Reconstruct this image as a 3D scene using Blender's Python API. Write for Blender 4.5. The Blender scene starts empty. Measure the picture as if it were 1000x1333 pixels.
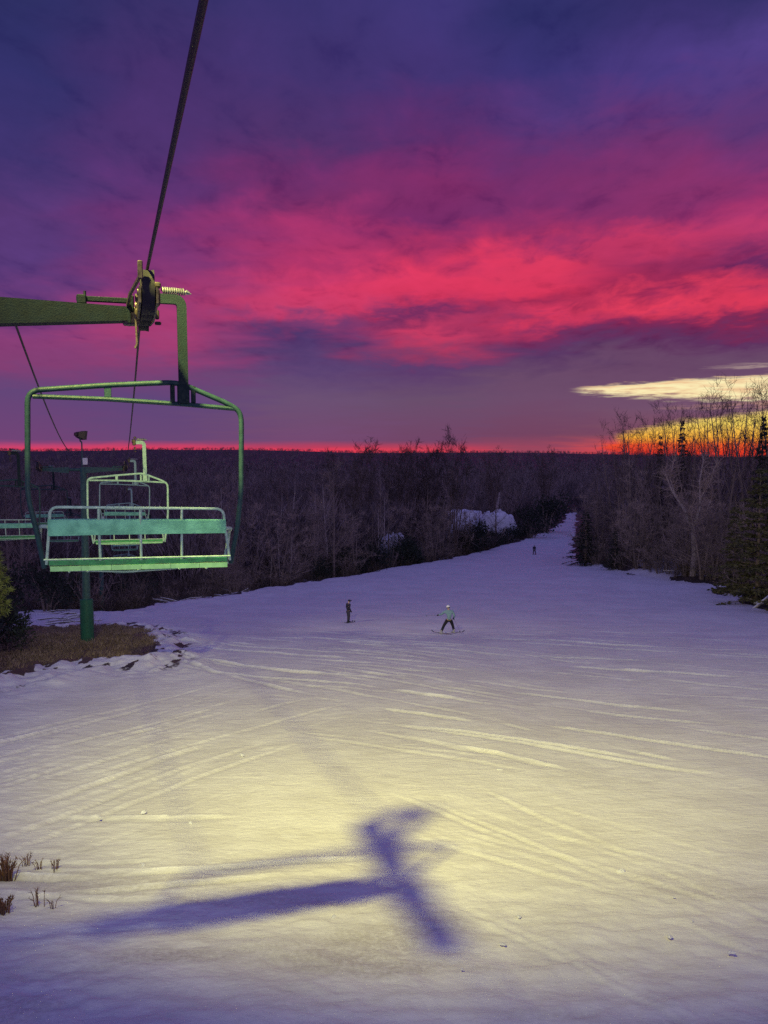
import bpy, math, random
import numpy as np
from mathutils import Vector, Matrix

random.seed(7)
RNG = np.random.default_rng(11)
SC = bpy.context.scene
COL = SC.collection
PI = math.pi

# ------------------------------------------------------------------ camera model (photo 1000 x 1333)
F, PITCH = 1100.0, math.radians(4.06)


def ray(px, py):
    x, v = (px - 500) / F, (666.5 - py) / F
    c, s = math.cos(PITCH), math.sin(PITCH)
    return Vector((x, c + s * v, -s + c * v))


def at(px, py, Y):
    d = ray(px, py)
    return d * (Y / d.y)


def azel(px, py):
    d = ray(px, py)
    return math.degrees(math.atan2(d.x, d.y)), math.degrees(math.atan2(d.z, math.hypot(d.x, d.y)))


def lin(c):
    return tuple(((v / 255) / 12.92 if v / 255 <= .04045 else ((v / 255 + .055) / 1.055) ** 2.4) for v in c) + (1.0,)


# ------------------------------------------------------------------ noise
def vnoise(x, y, seed=0):
    xi, yi = np.floor(x).astype(np.int64), np.floor(y).astype(np.int64)
    xf, yf = x - xi, y - yi
    u, v = xf * xf * (3 - 2 * xf), yf * yf * (3 - 2 * yf)

    def h(a, b):
        n = (a * 374761393 + b * 668265263 + seed * 1442695041) & 0x7fffffff
        n = ((n ^ (n >> 13)) * 1274126177) & 0x7fffffff
        n = n ^ (n >> 16)
        return (n & 0xffff) / 65535.0
    return (h(xi, yi) * (1 - u) + h(xi + 1, yi) * u) * (1 - v) + (h(xi, yi + 1) * (1 - u) + h(xi + 1, yi + 1) * u) * v


def fbm(x, y, oct=4, seed=0):
    s, a, t = 0, 1, 0
    for k in range(oct):
        s = s + a * vnoise(x * 2 ** k + 17.3 * k, y * 2 ** k - 9.1 * k, seed + k)
        t += a
        a *= .5
    return s / t - .5


def sstep(a, b, x):
    t = np.clip((x - a) / (b - a), 0, 1)
    return t * t * (3 - 2 * t)


# ------------------------------------------------------------------ terrain
_py = np.array([-80, -40, -10, 0, 9, 18, 27, 36, 43, 50, 60, 75, 90, 115, 160, 200, 250, 300, 500, 900, 1250, 1600, 1900, 2300, 3600], float)
_pz = np.array([-.5, -3, -5.4, -6.1, -6.75, -7.5, -8.25, -9.0, -9.75, -10.9, -12.3, -14.0, -15.2, -16.7, -19.2, -20.6, -21.6, -22.4, -26, -27, -20, -6, -3, -6, -40], float)
_dy = np.linspace(-80, 400, 4801)
_dz = np.interp(_dy, _py, _pz)
_k = np.hanning(121)
_k /= _k.sum()
_dz = np.convolve(np.pad(_dz, 60, mode='edge'), _k, mode='valid')


def base_z(Y):
    return np.where(Y < 380, np.interp(Y, _dy, _dz), np.interp(Y, _py, _pz))


def hit0(px, py):
    d = ray(px, py)
    lo, hi = 2.0, 2.0
    while hi < 3000:
        p = d * (hi / d.y)
        if p.z < float(base_z(np.array(hi))):
            break
        lo = hi
        hi *= 1.02
    for _ in range(30):
        m = (lo + hi) / 2
        p = d * (m / d.y)
        if p.z < float(base_z(np.array(m))):
            hi = m
        else:
            lo = m
    p = d * (hi / d.y)
    return (p.x, p.y)


snow_left_px = [(-60, 812), (20, 800), (45, 794), (110, 796), (160, 797), (215, 786), (280, 778), (350, 766), (440, 752), (520, 738), (580, 728), (620, 720), (660, 709), (690, 699), (715, 690), (733, 680), (739, 668)]
snow_right_px = [(750, 667), (751, 676), (748, 695), (745, 715), (748, 728), (765, 738), (840, 751), (880, 757), (922, 760), (932, 770), (1000, 795), (1150, 850)]
left_w = [hit0(*p) for p in snow_left_px]
right_w = [hit0(*p) for p in snow_right_px]
snow_poly = np.array([(-45, -80), (-45, 20), (-30, 38)] + left_w + right_w + [(35, 40), (45, 20), (45, -80)])
grass_poly = np.array([hit0(*p) for p in [(-90, 900), (0, 884), (60, 869), (130, 861), (190, 864), (202, 846), (196, 828), (172, 817), (60, 820), (0, 828), (-90, 835)]])


def seg_dist(poly, X, Y, closed=True):
    d = np.full(X.shape, 1e9)
    n = len(poly)
    for i in range(n if closed else n - 1):
        ax, ay = poly[i]
        bx, by = poly[(i + 1) % n]
        ex, ey = bx - ax, by - ay
        t = np.clip(((X - ax) * ex + (Y - ay) * ey) / (ex * ex + ey * ey + 1e-9), 0, 1)
        d = np.minimum(d, np.hypot(X - ax - t * ex, Y - ay - t * ey))
    return d


def inside(poly, X, Y):
    r = np.zeros(X.shape, bool)
    n = len(poly)
    for i in range(n):
        ax, ay = poly[i]
        bx, by = poly[(i + 1) % n]
        c = (ay > Y) != (by > Y)
        r ^= c & (X < (bx - ax) * (Y - ay) / (by - ay + 1e-12) + ax)
    return r


def sdf(poly, X, Y):                       # positive inside
    d = seg_dist(poly, X, Y)
    return np.where(inside(poly, X, Y), d, -d)


leftline = np.array(left_w[5:])


def ground(X, Y):
    X, Y = np.asarray(X, float), np.asarray(Y, float)
    z = base_z(Y)
    out = -sdf(snow_poly, X, Y)            # distance off the piste
    o = np.clip(out, 0, None)
    mid = .312 * Y * 1.0
    isleft = X < np.interp(Y, [0, 60, 100, 200, 300], [0, 8, 12, 44, 64])
    far = sstep(240, 330, Y)
    near = sstep(55, 85, Y)
    z = z - (isleft & (o > 0)) * near * (1 - far) * (1.3 * sstep(0, 4, o) + 3.5 * sstep(4, 40, o))
    z = z + (~isleft & (o > 0)) * (1 - far) * (sstep(0, 3, o) * .5 + 1.8 * sstep(3, 30, o))
    # rolling hills far away
    h = sstep(900, 1700, Y)
    z = z + h * (17 * fbm(X / 380 + 3, Y / 900, 4, 5) - .0075 * X) + sstep(300, 700, Y) * (1 - h) * 5 * fbm(X / 160, Y / 200, 3, 9)
    return z


def gz(x, y):
    return float(ground(np.array([x]), np.array([y]))[0])


def gpt(px, py):
    x, y = hit0(px, py)
    return Vector((x, y, gz(x, y)))


# ------------------------------------------------------------------ node helpers
class NT:
    def __init__(self, nt):
        self.nt = nt
        nt.nodes.clear()

    def n(self, t, **kw):
        nd = self.nt.nodes.new(t)
        for k, v in kw.items():
            setattr(nd, k, v)
        return nd

    def l(self, a, b):
        self.nt.links.new(a, b)

    def put(self, sock, v):
        if isinstance(v, bpy.types.NodeSocket):
            self.l(v, sock)
        else:
            sock.default_value = v

    def math(self, op, a, b=None, c=None, clamp=False):
        nd = self.n('ShaderNodeMath', operation=op, use_clamp=clamp)
        self.put(nd.inputs[0], a)
        if b is not None:
            self.put(nd.inputs[1], b)
        if c is not None:
            self.put(nd.inputs[2], c)
        return nd.outputs[0]

    def sm(self, v, a, b, lo=0., hi=1., kind='SMOOTHSTEP'):
        nd = self.n('ShaderNodeMapRange', interpolation_type=kind)
        self.put(nd.inputs[0], v)
        self.put(nd.inputs[1], a)
        self.put(nd.inputs[2], b)
        self.put(nd.inputs[3], lo)
        self.put(nd.inputs[4], hi)
        return nd.outputs[0]

    def mix(self, f, a, b, blend='MIX'):
        nd = self.n('ShaderNodeMix', data_type='RGBA', blend_type=blend)
        self.put(nd.inputs[0], f)
        self.put(nd.inputs[6], a)
        self.put(nd.inputs[7], b)
        return nd.outputs[2]

    def noise(self, vec, scale, detail=4, rough=.55, dist=0.):
        nd = self.n('ShaderNodeTexNoise')
        if vec is not None:
            self.l(vec, nd.inputs['Vector'])
        nd.inputs['Scale'].default_value = scale
        nd.inputs['Detail'].default_value = detail
        nd.inputs['Roughness'].default_value = rough
        nd.inputs['Distortion'].default_value = dist
        return nd.outputs[0]

    def scale(self, vec, s, rot=(0, 0, 0)):
        nd = self.n('ShaderNodeMapping')
        self.l(vec, nd.inputs[0])
        nd.inputs[2].default_value = rot
        nd.inputs[3].default_value = s
        return nd.outputs[0]

    def ramp(self, v, stops, interp='LINEAR'):
        nd = self.n('ShaderNodeValToRGB')
        cr = nd.color_ramp
        cr.interpolation = interp
        while len(cr.elements) > 1:
            cr.elements.remove(cr.elements[-1])
        cr.elements[0].position = stops[0][0]
        cr.elements[0].color = stops[0][1]
        for p, c in stops[1:]:
            e = cr.elements.new(p)
            e.color = c
        self.l(v, nd.inputs[0])
        return nd.outputs[0]


# ------------------------------------------------------------------ sky
def build_sky():
    w = bpy.data.worlds.new("World")
    SC.world = w
    w.use_nodes = True
    t = NT(w.node_tree)
    tc = t.n('ShaderNodeTexCoord')
    d = tc.outputs['Generated']
    sx = t.n('ShaderNodeSeparateXYZ')
    t.l(d, sx.inputs[0])
    X, Y, Z = sx.outputs
    az = t.math('MULTIPLY', t.math('ARCTAN2', X, Y), 180 / PI)
    el = t.math('MULTIPLY', t.math('ARCSINE', Z), 180 / PI)
    # cloud sheet coordinates: the view ray met with a flat layer overhead
    zz = t.math('MAXIMUM', t.math('ADD', Z, .10), .05)
    cv = t.n('ShaderNodeCombineXYZ')
    t.l(t.math('DIVIDE', X, zz), cv.inputs[0])
    t.l(t.math('DIVIDE', Y, zz), cv.inputs[1])
    P = cv.outputs[0]
    n1 = t.math('SUBTRACT', t.noise(t.scale(P, (1.0, .8, 1), (0, 0, .35)), 1.5, 6, .55, .3), .5)
    n2 = t.math('SUBTRACT', t.noise(t.scale(P, (1.3, .7, 1), (0, 0, -.25)), 4.6, 5, .6, .5), .5)
    n3 = t.math('SUBTRACT', t.noise(t.scale(P, (1.0, 1.5, 1), (0, 0, .3)), 2.3, 4, .5), .5)
    # stretched streaks just over the horizon, in azimuth / elevation
    ae = t.n('ShaderNodeCombineXYZ')
    t.l(az, ae.inputs[0])
    t.l(t.math('MULTIPLY', el, 5.0), ae.inputs[1])
    A = ae.outputs[0]
    ns = t.math('SUBTRACT', t.noise(A, .22, 5, .6), .5)
    ns2 = t.math('SUBTRACT', t.noise(A, .7, 4, .6), .5)
    amp = t.sm(el, 1.2, 11, 0.05, 1.0)
    wel = t.math('ADD', t.math('MULTIPLY', n1, 5.5), t.math('MULTIPLY', n2, 3.3))
    wel = t.math('ADD', t.math('MULTIPLY', wel, amp), t.math('MULTIPLY', t.math('MULTIPLY', ns, t.sm(el, .6, 4)), 1.3))
    e2 = t.math('ADD', el, wel)
    a2 = t.math('ADD', az, t.math('MULTIPLY', n3, 9.0))
    cols = {
        40: [(0, 48, 46, 104), (100, 54, 48, 110), (200, 66, 50, 114), (280, 90, 54, 120), (350, 92, 56, 124), (400, 112, 58, 124), (440, 140, 60, 119), (475, 134, 62, 117), (510, 104, 70, 125), (574, 118, 68, 122), (581, 205, 60, 105), (585, 228, 45, 75)],
        200: [(0, 58, 48, 108), (100, 74, 48, 112), (200, 82, 50, 115), (250, 98, 50, 118), (300, 116, 50, 117), (340, 128, 52, 118), (380, 142, 54, 116), (420, 172, 55, 112), (450, 166, 58, 113), (480, 130, 64, 118), (520, 100, 70, 125), (574, 110, 72, 122), (581, 210, 55, 90), (586, 230, 45, 75)],
        400: [(0, 62, 50, 115), (100, 70, 50, 115), (170, 84, 50, 112), (210, 112, 46, 110), (250, 128, 44, 105), (290, 170, 44, 105), (330, 182, 44, 100), (370, 216, 47, 94), (400, 206, 52, 98), (420, 128, 56, 110), (440, 82, 53, 110), (480, 95, 66, 118), (520, 112, 82, 120), (574, 120, 74, 115), (582, 190, 55, 85), (586, 238, 45, 62)],
        560: [(0, 68, 54, 125), (100, 70, 50, 118), (170, 98, 46, 112), (230, 132, 42, 105), (280, 124, 40, 104), (320, 172, 40, 94), (360, 228, 42, 80), (390, 222, 40, 80), (412, 116, 42, 95), (440, 205, 48, 88), (460, 160, 53, 95), (480, 96, 60, 112), (520, 110, 80, 112), (575, 118, 70, 105), (583, 200, 55, 75), (588, 235, 50, 55)],
        700: [(0, 50, 46, 108), (100, 62, 50, 120), (160, 88, 54, 126), (220, 114, 46, 110), (270, 128, 44, 107), (310, 162, 42, 98), (340, 226, 44, 80), (370, 224, 38, 74), (395, 165, 34, 78), (415, 218, 42, 78), (437, 122, 42, 92), (460, 94, 56, 105), (490, 110, 76, 108), (520, 114, 78, 110), (565, 120, 68, 98), (588, 165, 68, 88)],
        850: [(0, 56, 46, 108), (100, 78, 56, 132), (170, 116, 50, 115), (230, 136, 46, 107), (280, 140, 44, 104), (310, 200, 44, 90), (340, 160, 38, 88), (370, 164, 34, 80), (395, 232, 46, 72), (420, 130, 36, 85), (445, 98, 48, 95), (470, 106, 70, 104), (530, 118, 82, 110), (566, 130, 75, 95), (580, 225, 75, 55), (592, 235, 60, 35)],
        970: [(0, 54, 48, 108), (80, 84, 60, 137), (150, 98, 54, 122), (210, 120, 50, 115), (270, 158, 44, 106), (310, 190, 48, 100), (345, 108, 38, 95), (375, 212, 42, 76), (400, 226, 42, 70), (420, 130, 36, 82), (440, 98, 50, 98), (465, 108, 74, 106), (530, 120, 84, 112), (566, 140, 80, 90), (580, 235, 85, 45), (592, 240, 70, 30)],
    }
    c = None
    prev = None
    for px in sorted(cols):
        st = []
        for (py, r, g, b) in reversed(cols[px]):
            e = azel(px, py)[1]
            st.append((min(max(e / 40, 0), 1), lin((r, g, b))))
        st.append((.98, lin((78, 70, 140))))
        rc = t.ramp(t.math('DIVIDE', e2, 40.0), st)
        a = azel(px, 400)[0]
        if c is None:
            c = rc
        else:
            c = t.mix(t.sm(a2, prev, a), c, rc)
        prev = a
    # mottling of the cloud sheet
    mott = t.math('ADD', t.math('MULTIPLY', n2, 1.0), t.math('MULTIPLY', t.math('SUBTRACT', t.noise(t.scale(P, (1, .7, 1), (0, 0, .5)), 9.0, 6, .6, .4), .5), 0.7))
    k = t.math('MULTIPLY', mott, t.sm(el, 3, 9))
    c = t.mix(t.sm(k, .02, .34, 0, .35), c, t.mix(1.0, c, lin((170, 140, 225)), 'MULTIPLY'))
    hs = t.n('ShaderNodeHueSaturation')
    hs.inputs['Hue'].default_value = .494
    hs.inputs['Saturation'].default_value = .97
    t.l(c, hs.inputs['Color'])
    t.put(hs.inputs['Value'], t.math('ADD', .93, t.math('MULTIPLY', k, -.3)))
    c = hs.outputs[0]
    # the gaps of clear bright sky low on the right
    ah = t.n('ShaderNodeCombineXYZ')
    t.l(az, ah.inputs[0])
    t.l(t.math('MULTIPLY', el, 11.0), ah.inputs[1])
    nf = t.math('SUBTRACT', t.noise(ah.outputs[0], .55, 6, .62), .5)
    wz = t.math('ADD', el, t.math('ADD', t.math('MULTIPLY', nf, .75), t.math('MULTIPLY', ns, .35)))

    def lens(tip, top_end, bot_end, grow, soft=1.):
        a0, e0 = azel(*tip)
        a1, et = azel(*top_end)
        eb = azel(*bot_end)[1]
        s = t.math('DIVIDE', t.math('SUBTRACT', az, a0), a1 - a0)
        sc_ = t.math('MAXIMUM', s, 0.0)
        sp = t.math('POWER', sc_, grow)
        up = t.math('ADD', e0, t.math('MULTIPLY', sp, et - e0))
        dn = t.math('ADD', e0, t.math('MULTIPLY', sp, eb - e0))
        m = t.math('MULTIPLY', t.sm(t.math('SUBTRACT', up, wz), -.08 * soft, .18 * soft), t.sm(t.math('SUBTRACT', wz, dn), -.15, .42))
        m = t.math('MULTIPLY', m, t.sm(t.math('ADD', t.math('MULTIPLY', nf, 1.3), t.math('MULTIPLY', t.math('SUBTRACT', wz, dn), .5)), -.12, .18, .35, 1.0))
        return t.math('MULTIPLY', m, t.sm(s, 0, .12)), s
    # smooth orange near the horizon
    g, s = lens((770, 580), (1000, 558), (1000, 620), .7)
    orange = t.ramp(t.math('DIVIDE', el, 4.0, clamp=True), [(0, lin((235, 60, 35))), (.14, lin((244, 84, 40))), (.24, lin((250, 150, 55))), (.42, lin((250, 200, 90)))])
    c = t.mix(t.math('MULTIPLY', g, .85), c, orange)
    g, s = lens((792, 571), (1000, 533), (1000, 604), .62, 2.4)
    gold = t.ramp(t.math('DIVIDE', el, 4.0, clamp=True), [(0, lin((236, 60, 35))), (.12, lin((246, 96, 40))), (.24, lin((252, 178, 62))), (.45, lin((250, 216, 100))), (.7, lin((252, 224, 130)))])
    c = t.mix(g, c, gold)
    g, s = lens((735, 507), (1000, 487), (1000, 525), .6)
    c = t.mix(g, c, t.mix(t.sm(nf, -.18, .12), lin((238, 196, 150)), lin((252, 238, 184))))
    g, s = lens((905, 479), (1010, 471), (1010, 477), .6)
    c = t.mix(t.math('MULTIPLY', g, .8), c, lin((240, 215, 190)))
    g, s = lens((840, 532), (1000, 523), (1000, 531), .6)
    c = t.mix(t.math('MULTIPLY', g, .7), c, lin((226, 170, 140)))
    # a paler, bluish dusk sky overhead and behind the viewer
    back = t.math('MAXIMUM', t.sm(Y, .45, -.35), t.sm(el, 33, 60))
    bcol = t.mix(t.sm(t.math('ADD', n1, n3), -.2, .3), lin((86, 90, 162)), lin((94, 92, 160)))
    bcol = t.mix(t.sm(el, 12, 55), lin((150, 138, 190)), bcol)
    c = t.mix(back, c, bcol)
    bg = t.n('ShaderNodeBackground')
    t.l(c, bg.inputs[0])
    bg.inputs[1].default_value = 1.0
    o = t.n('ShaderNodeOutputWorld')
    t.l(bg.outputs[0], o.inputs[0])


build_sky()


# ------------------------------------------------------------------ materials
def pbr(name, c1, c2=None, rough=.7, scale=6., metal=0., bump=0., bscale=60., spec=.4, detail=5, vary=0.):
    m = bpy.data.materials.new(name)
    m.use_nodes = True
    t = NT(m.node_tree)
    b = t.n('ShaderNodeBsdfPrincipled')
    o = t.n('ShaderNodeOutputMaterial')
    t.l(b.outputs[0], o.inputs[0])
    b.inputs['Roughness'].default_value = rough
    b.inputs['Metallic'].default_value = metal
    b.inputs['Specular IOR Level'].default_value = spec
    tc = t.n('ShaderNodeTexCoord').outputs['Object']
    if c2 is not None:
        f = t.sm(t.noise(tc, scale, detail, .62), .34, .66)
        if vary:
            oi = t.n('ShaderNodeObjectInfo').outputs['Random']
            f = t.math('ADD', t.math('MULTIPLY', f, 1 - vary), t.math('MULTIPLY', oi, vary))
        t.l(t.mix(f, tuple(c1) + (1,), tuple(c2) + (1,)), b.inputs['Base Color'])
        t.l(t.sm(t.noise(tc, scale * 2.3, 3), .3, .7, rough * .8, min(1, rough * 1.15)), b.inputs['Roughness'])
    else:
        b.inputs['Base Color'].default_value = tuple(c1) + (1,)
    if bump:
        bp = t.n('ShaderNodeBump')
        bp.inputs['Strength'].default_value = bump
        bp.inputs['Distance'].default_value = .01
        t.l(t.noise(tc, bscale, 4), bp.inputs['Height'])
        t.l(bp.outputs[0], b.inputs['Normal'])
    return m


M = {
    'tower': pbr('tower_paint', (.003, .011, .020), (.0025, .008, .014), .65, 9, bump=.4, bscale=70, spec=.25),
    'pad': pbr('pad_vinyl', (.02, .13, .075), (.015, .09, .055), .6, 5),
    'mint': pbr('mint_paint', (.19, .52, .39), (.115, .34, .26), .45, 7, bump=.3, bscale=60),
    'pale': pbr('pale_worn_paint', (.42, .58, .49), (.26, .40, .34), .5, 18, bump=.3, bscale=80),
    'bail': pbr('bail_paint', (.022, .060, .066), (.014, .042, .047), .55, 16, bump=.3, bscale=80, spec=.3),
    'hanger': pbr('hanger_paint', (.004, .016, .024), (.003, .012, .018), .65, 12, bump=.4, bscale=80, spec=.25),
    'seat': pbr('seat_vinyl', (.03, .26, .09), (.02, .17, .06), .5, 10, bump=.3, bscale=40),
    'seatedge': pbr('seat_slat_paint', (.20, .42, .25), (.14, .32, .19), .5, 9),
    'steel': pbr('galvanised_steel', (.36, .37, .38), (.22, .22, .23), .4, 20, metal=.7),
    'dark': pbr('greasy_steel', (.05, .045, .04), (.10, .08, .055), .45, 25, metal=.6),
    'brass': pbr('worn_wheel_metal', (.17, .135, .10), (.07, .055, .045), .5, 25, metal=.4),
    'rubber': pbr('sheave_rubber', (.018, .018, .02), (.03, .028, .03), .75, 20),
    'rope': pbr('wire_rope', (.022, .02, .03), (.05, .045, .05), .5, 120, metal=.3, bump=1., bscale=150),
    'bark': pbr('bark_grey_brown', (.30, .235, .19), (.10, .08, .07), .9, 3, vary=.6),
    'twig': pbr('twigs_brown', (.44, .34, .275), (.10, .08, .072), .9, .8, vary=.75),
    'twigd': pbr('twigs_dark', (.15, .11, .09), (.055, .045, .042), .9, .8, vary=.7),
    'pbark': pbr('bark_pale', (.46, .40, .36), (.24, .20, .19), .85, 4),
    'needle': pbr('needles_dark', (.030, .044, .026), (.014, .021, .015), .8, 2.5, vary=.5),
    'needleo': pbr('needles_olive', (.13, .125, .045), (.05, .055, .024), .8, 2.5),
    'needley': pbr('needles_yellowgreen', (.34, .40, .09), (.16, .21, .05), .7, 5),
    'dry': pbr('dry_grass', (.30, .225, .155), (.16, .115, .08), .9, 1.5),
    'dryd': pbr('dry_leaves', (.20, .095, .055), (.10, .055, .035), .9, 5),
    'litter': pbr('undergrowth', (.15, .11, .08), (.05, .04, .035), .9, .4),
    'far': pbr('far_twigs', (.33, .26, .24), (.04, .033, .042), .9, .13, vary=0.),
    'snow': pbr('snow_lump', (.80, .81, .84), (.70, .71, .76), .7, 2, bump=.6, bscale=9),
    'rock': pbr('rock', (.16, .145, .135), (.08, .075, .07), .85, 5, bump=.6, bscale=12),
    'skin': pbr('skin', (.50, .33, .26), None, .6),
    'navy': pbr('navy_cloth', (.018, .018, .035), (.03, .03, .05), .85, 20),
    'black': pbr('black_cloth', (.012, .012, .017), (.022, .022, .028), .85, 20),
    'greyc': pbr('grey_cloth', (.05, .048, .065), (.035, .035, .05), .85, 20),
    'teal': pbr('teal_cloth', (.24, .38, .42), (.17, .30, .34), .85, 20),
    'whiteh': pbr('white_helmet', (.8, .8, .82), None, .35),
    'ski': pbr('ski_topsheet', (.04, .045, .06), (.10, .10, .12), .4, 6),
    'boot': pbr('ski_boot_grey', (.42, .42, .44), (.3, .3, .32), .5, 8),
    'tower_lit': pbr('tower_paint_lit', (.045, .12, .105), (.03, .08, .072), .55, 9, bump=.4, bscale=70),  # lighter copy of the tower paint, lamplight put into the colour
    'green_lit': pbr('green_paint_lit', (.34, .52, .44), (.22, .38, .32), .5, 14),  # chair paint lightened so the chairs ahead look lamplit
    'white': pbr('white_box_paint', (.75, .75, .74), (.6, .6, .6), .5, 8),
}


def lens_mat():
    m = bpy.data.materials.new('floodlight_lens')
    m.use_nodes = True
    t = NT(m.node_tree)
    e = t.n('ShaderNodeEmission')
    e.inputs[0].default_value = (1, .93, .72, 1)
    e.inputs[1].default_value = 6.0
    o = t.n('ShaderNodeOutputMaterial')
    t.l(e.outputs[0], o.inputs[0])
    return m


M['lens'] = lens_mat()


# ------------------------------------------------------------------ mesh builder
class MB:
    def __init__(self):
        self.v, self.f = [], []

    def add(self, vs, fs):
        o = len(self.v)
        self.v += [tuple(p) for p in vs]
        self.f += [tuple(i + o for i in q) for q in fs]

    def tube(self, pts, r, n=8, cap=True):
        pts = [Vector(p) for p in pts]
        rs = r if isinstance(r, (list, tuple)) else [r] * len(pts)
        o = len(self.v)
        u = None
        for i, p in enumerate(pts):
            a = pts[max(i - 1, 0)]
            b = pts[min(i + 1, len(pts) - 1)]
            d = (b - a).normalized() if (b - a).length > 1e-9 else Vector((0, 0, 1))
            if u is None:
                u = d.orthogonal().normalized()
            else:
                u = (u - d * u.dot(d))
                u = u.normalized() if u.length > 1e-6 else d.orthogonal().normalized()
            w = d.cross(u)
            for k in range(n):
                a_ = 2 * PI * k / n
                self.v.append(tuple(p + (u * math.cos(a_) + w * math.sin(a_)) * rs[i]))
        for i in range(len(pts) - 1):
            for k in range(n):
                k2 = (k + 1) % n
                self.f.append((o + i * n + k, o + i * n + k2, o + (i + 1) * n + k2, o + (i + 1) * n + k))
        if cap:
            self.f.append(tuple(o + k for k in reversed(range(n))))
            e = o + (len(pts) - 1) * n
            self.f.append(tuple(e + k for k in range(n)))

    def box(self, c, s, bev=.0, rot=None):
        hx, hy, hz = s[0] / 2, s[1] / 2, s[2] / 2
        b = min(bev, hx * .9, hy * .9, hz * .9)
        vs, fs = [], []
        c = Vector(c)
        if b <= 0:
            vs = [Vector((x, y, z)) for x in (-hx, hx) for y in (-hy, hy) for z in (-hz, hz)]
            fs = [(0, 1, 3, 2), (4, 6, 7, 5), (0, 4, 5, 1), (2, 3, 7, 6), (0, 2, 6, 4), (1, 5, 7, 3)]
        else:
            idx = {}
            for sx in (-1, 1):
                for sy in (-1, 1):
                    for sz in (-1, 1):
                        for ax in range(3):
                            p = [sx * (hx - b), sy * (hy - b), sz * (hz - b)]
                            p[ax] = (sx * hx, sy * hy, sz * hz)[ax]
                            idx[(sx, sy, sz, ax)] = len(vs)
                            vs.append(Vector(p))
            for s_ in (-1, 1):
                fs.append([idx[(s_, a, b_, 0)] for a, b_ in ((-1, -1), (1, -1), (1, 1), (-1, 1))][::s_])
                fs.append([idx[(a, s_, b_, 1)] for a, b_ in ((-1, -1), (-1, 1), (1, 1), (1, -1))][::s_])
                fs.append([idx[(a, b_, s_, 2)] for a, b_ in ((-1, -1), (1, -1), (1, 1), (-1, 1))][::s_])
            for a in (-1, 1):
                for b_ in (-1, 1):
                    fs.append([idx[(-1, a, b_, 1)], idx[(1, a, b_, 1)], idx[(1, a, b_, 2)], idx[(-1, a, b_, 2)]])
                    fs.append([idx[(a, -1, b_, 0)], idx[(a, 1, b_, 0)], idx[(a, 1, b_, 2)], idx[(a, -1, b_, 2)]])
                    fs.append([idx[(a, b_, -1, 0)], idx[(a, b_, 1, 0)], idx[(a, b_, 1, 1)], idx[(a, b_, -1, 1)]])
            for sx in (-1, 1):
                for sy in (-1, 1):
                    for sz in (-1, 1):
                        fs.append([idx[(sx, sy, sz, k)] for k in range(3)])
        if rot is not None:
            vs = [rot @ v for v in vs]
        self.add([v + c for v in vs], fs)

    def hexa(self, a, b):
        """a, b: four corners each (same order) -> closed solid"""
        self.add(list(a) + list(b), [(3, 2, 1, 0), (4, 5, 6, 7), (0, 1, 5, 4), (1, 2, 6, 5), (2, 3, 7, 6), (3, 0, 4, 7)])

    def lathe(self, c, axis, prof, n=20):
        axis = Vector(axis).normalized()
        u = axis.orthogonal().normalized()
        w = axis.cross(u)
        c = Vector(c)
        o = len(self.v)
        for (a, r) in prof:
            for k in range(n):
                t = 2 * PI * k / n
                self.v.append(tuple(c + axis * a + (u * math.cos(t) + w * math.sin(t)) * r))
        for i in range(len(prof) - 1):
            for k in range(n):
                k2 = (k + 1) % n
                self.f.append((o + i * n + k, o + i * n + k2, o + (i + 1) * n + k2, o + (i + 1) * n + k))

    def tri(self, a, b, c):
        self.add((a, b, c), [(0, 1, 2)])

    def mesh(self, name, mat, smooth=False):
        me = bpy.data.meshes.new(name)
        me.from_pydata(self.v, [], self.f)
        me.materials.append(mat)
        if smooth:
            me.polygons.foreach_set('use_smooth', [True] * len(me.polygons))
            me.set_sharp_from_angle(angle=math.radians(40))
        me.update()
        return me

    def build(self, name, mat, parent=None, smooth=True):
        return link(name, self.mesh(name, mat, smooth), parent)


def link(name, me, parent=None):
    o = bpy.data.objects.new(name, me)
    COL.objects.link(o)
    if parent is not None:
        o.parent = parent
    return o


def tag(o, label=None, cat=None, group=None, kind=None):
    if label:
        o['label'] = label
    if cat:
        o['category'] = cat
    if group:
        o['group'] = group
    if kind:
        o['kind'] = kind
    return o


def thing(name, label, cat, loc=(0, 0, 0), rotz=0., group=None):
    o = bpy.data.objects.new(name, None)
    o.empty_display_size = .3
    COL.objects.link(o)
    o.location = loc
    o.rotation_euler = (0, 0, rotz)
    return tag(o, label, cat, group)


def copy_tree(o, parent=None):
    c = o.copy()
    COL.objects.link(c)
    c.parent = parent
    for ch in list(o.children):
        copy_tree(ch, c)
    return c


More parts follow.
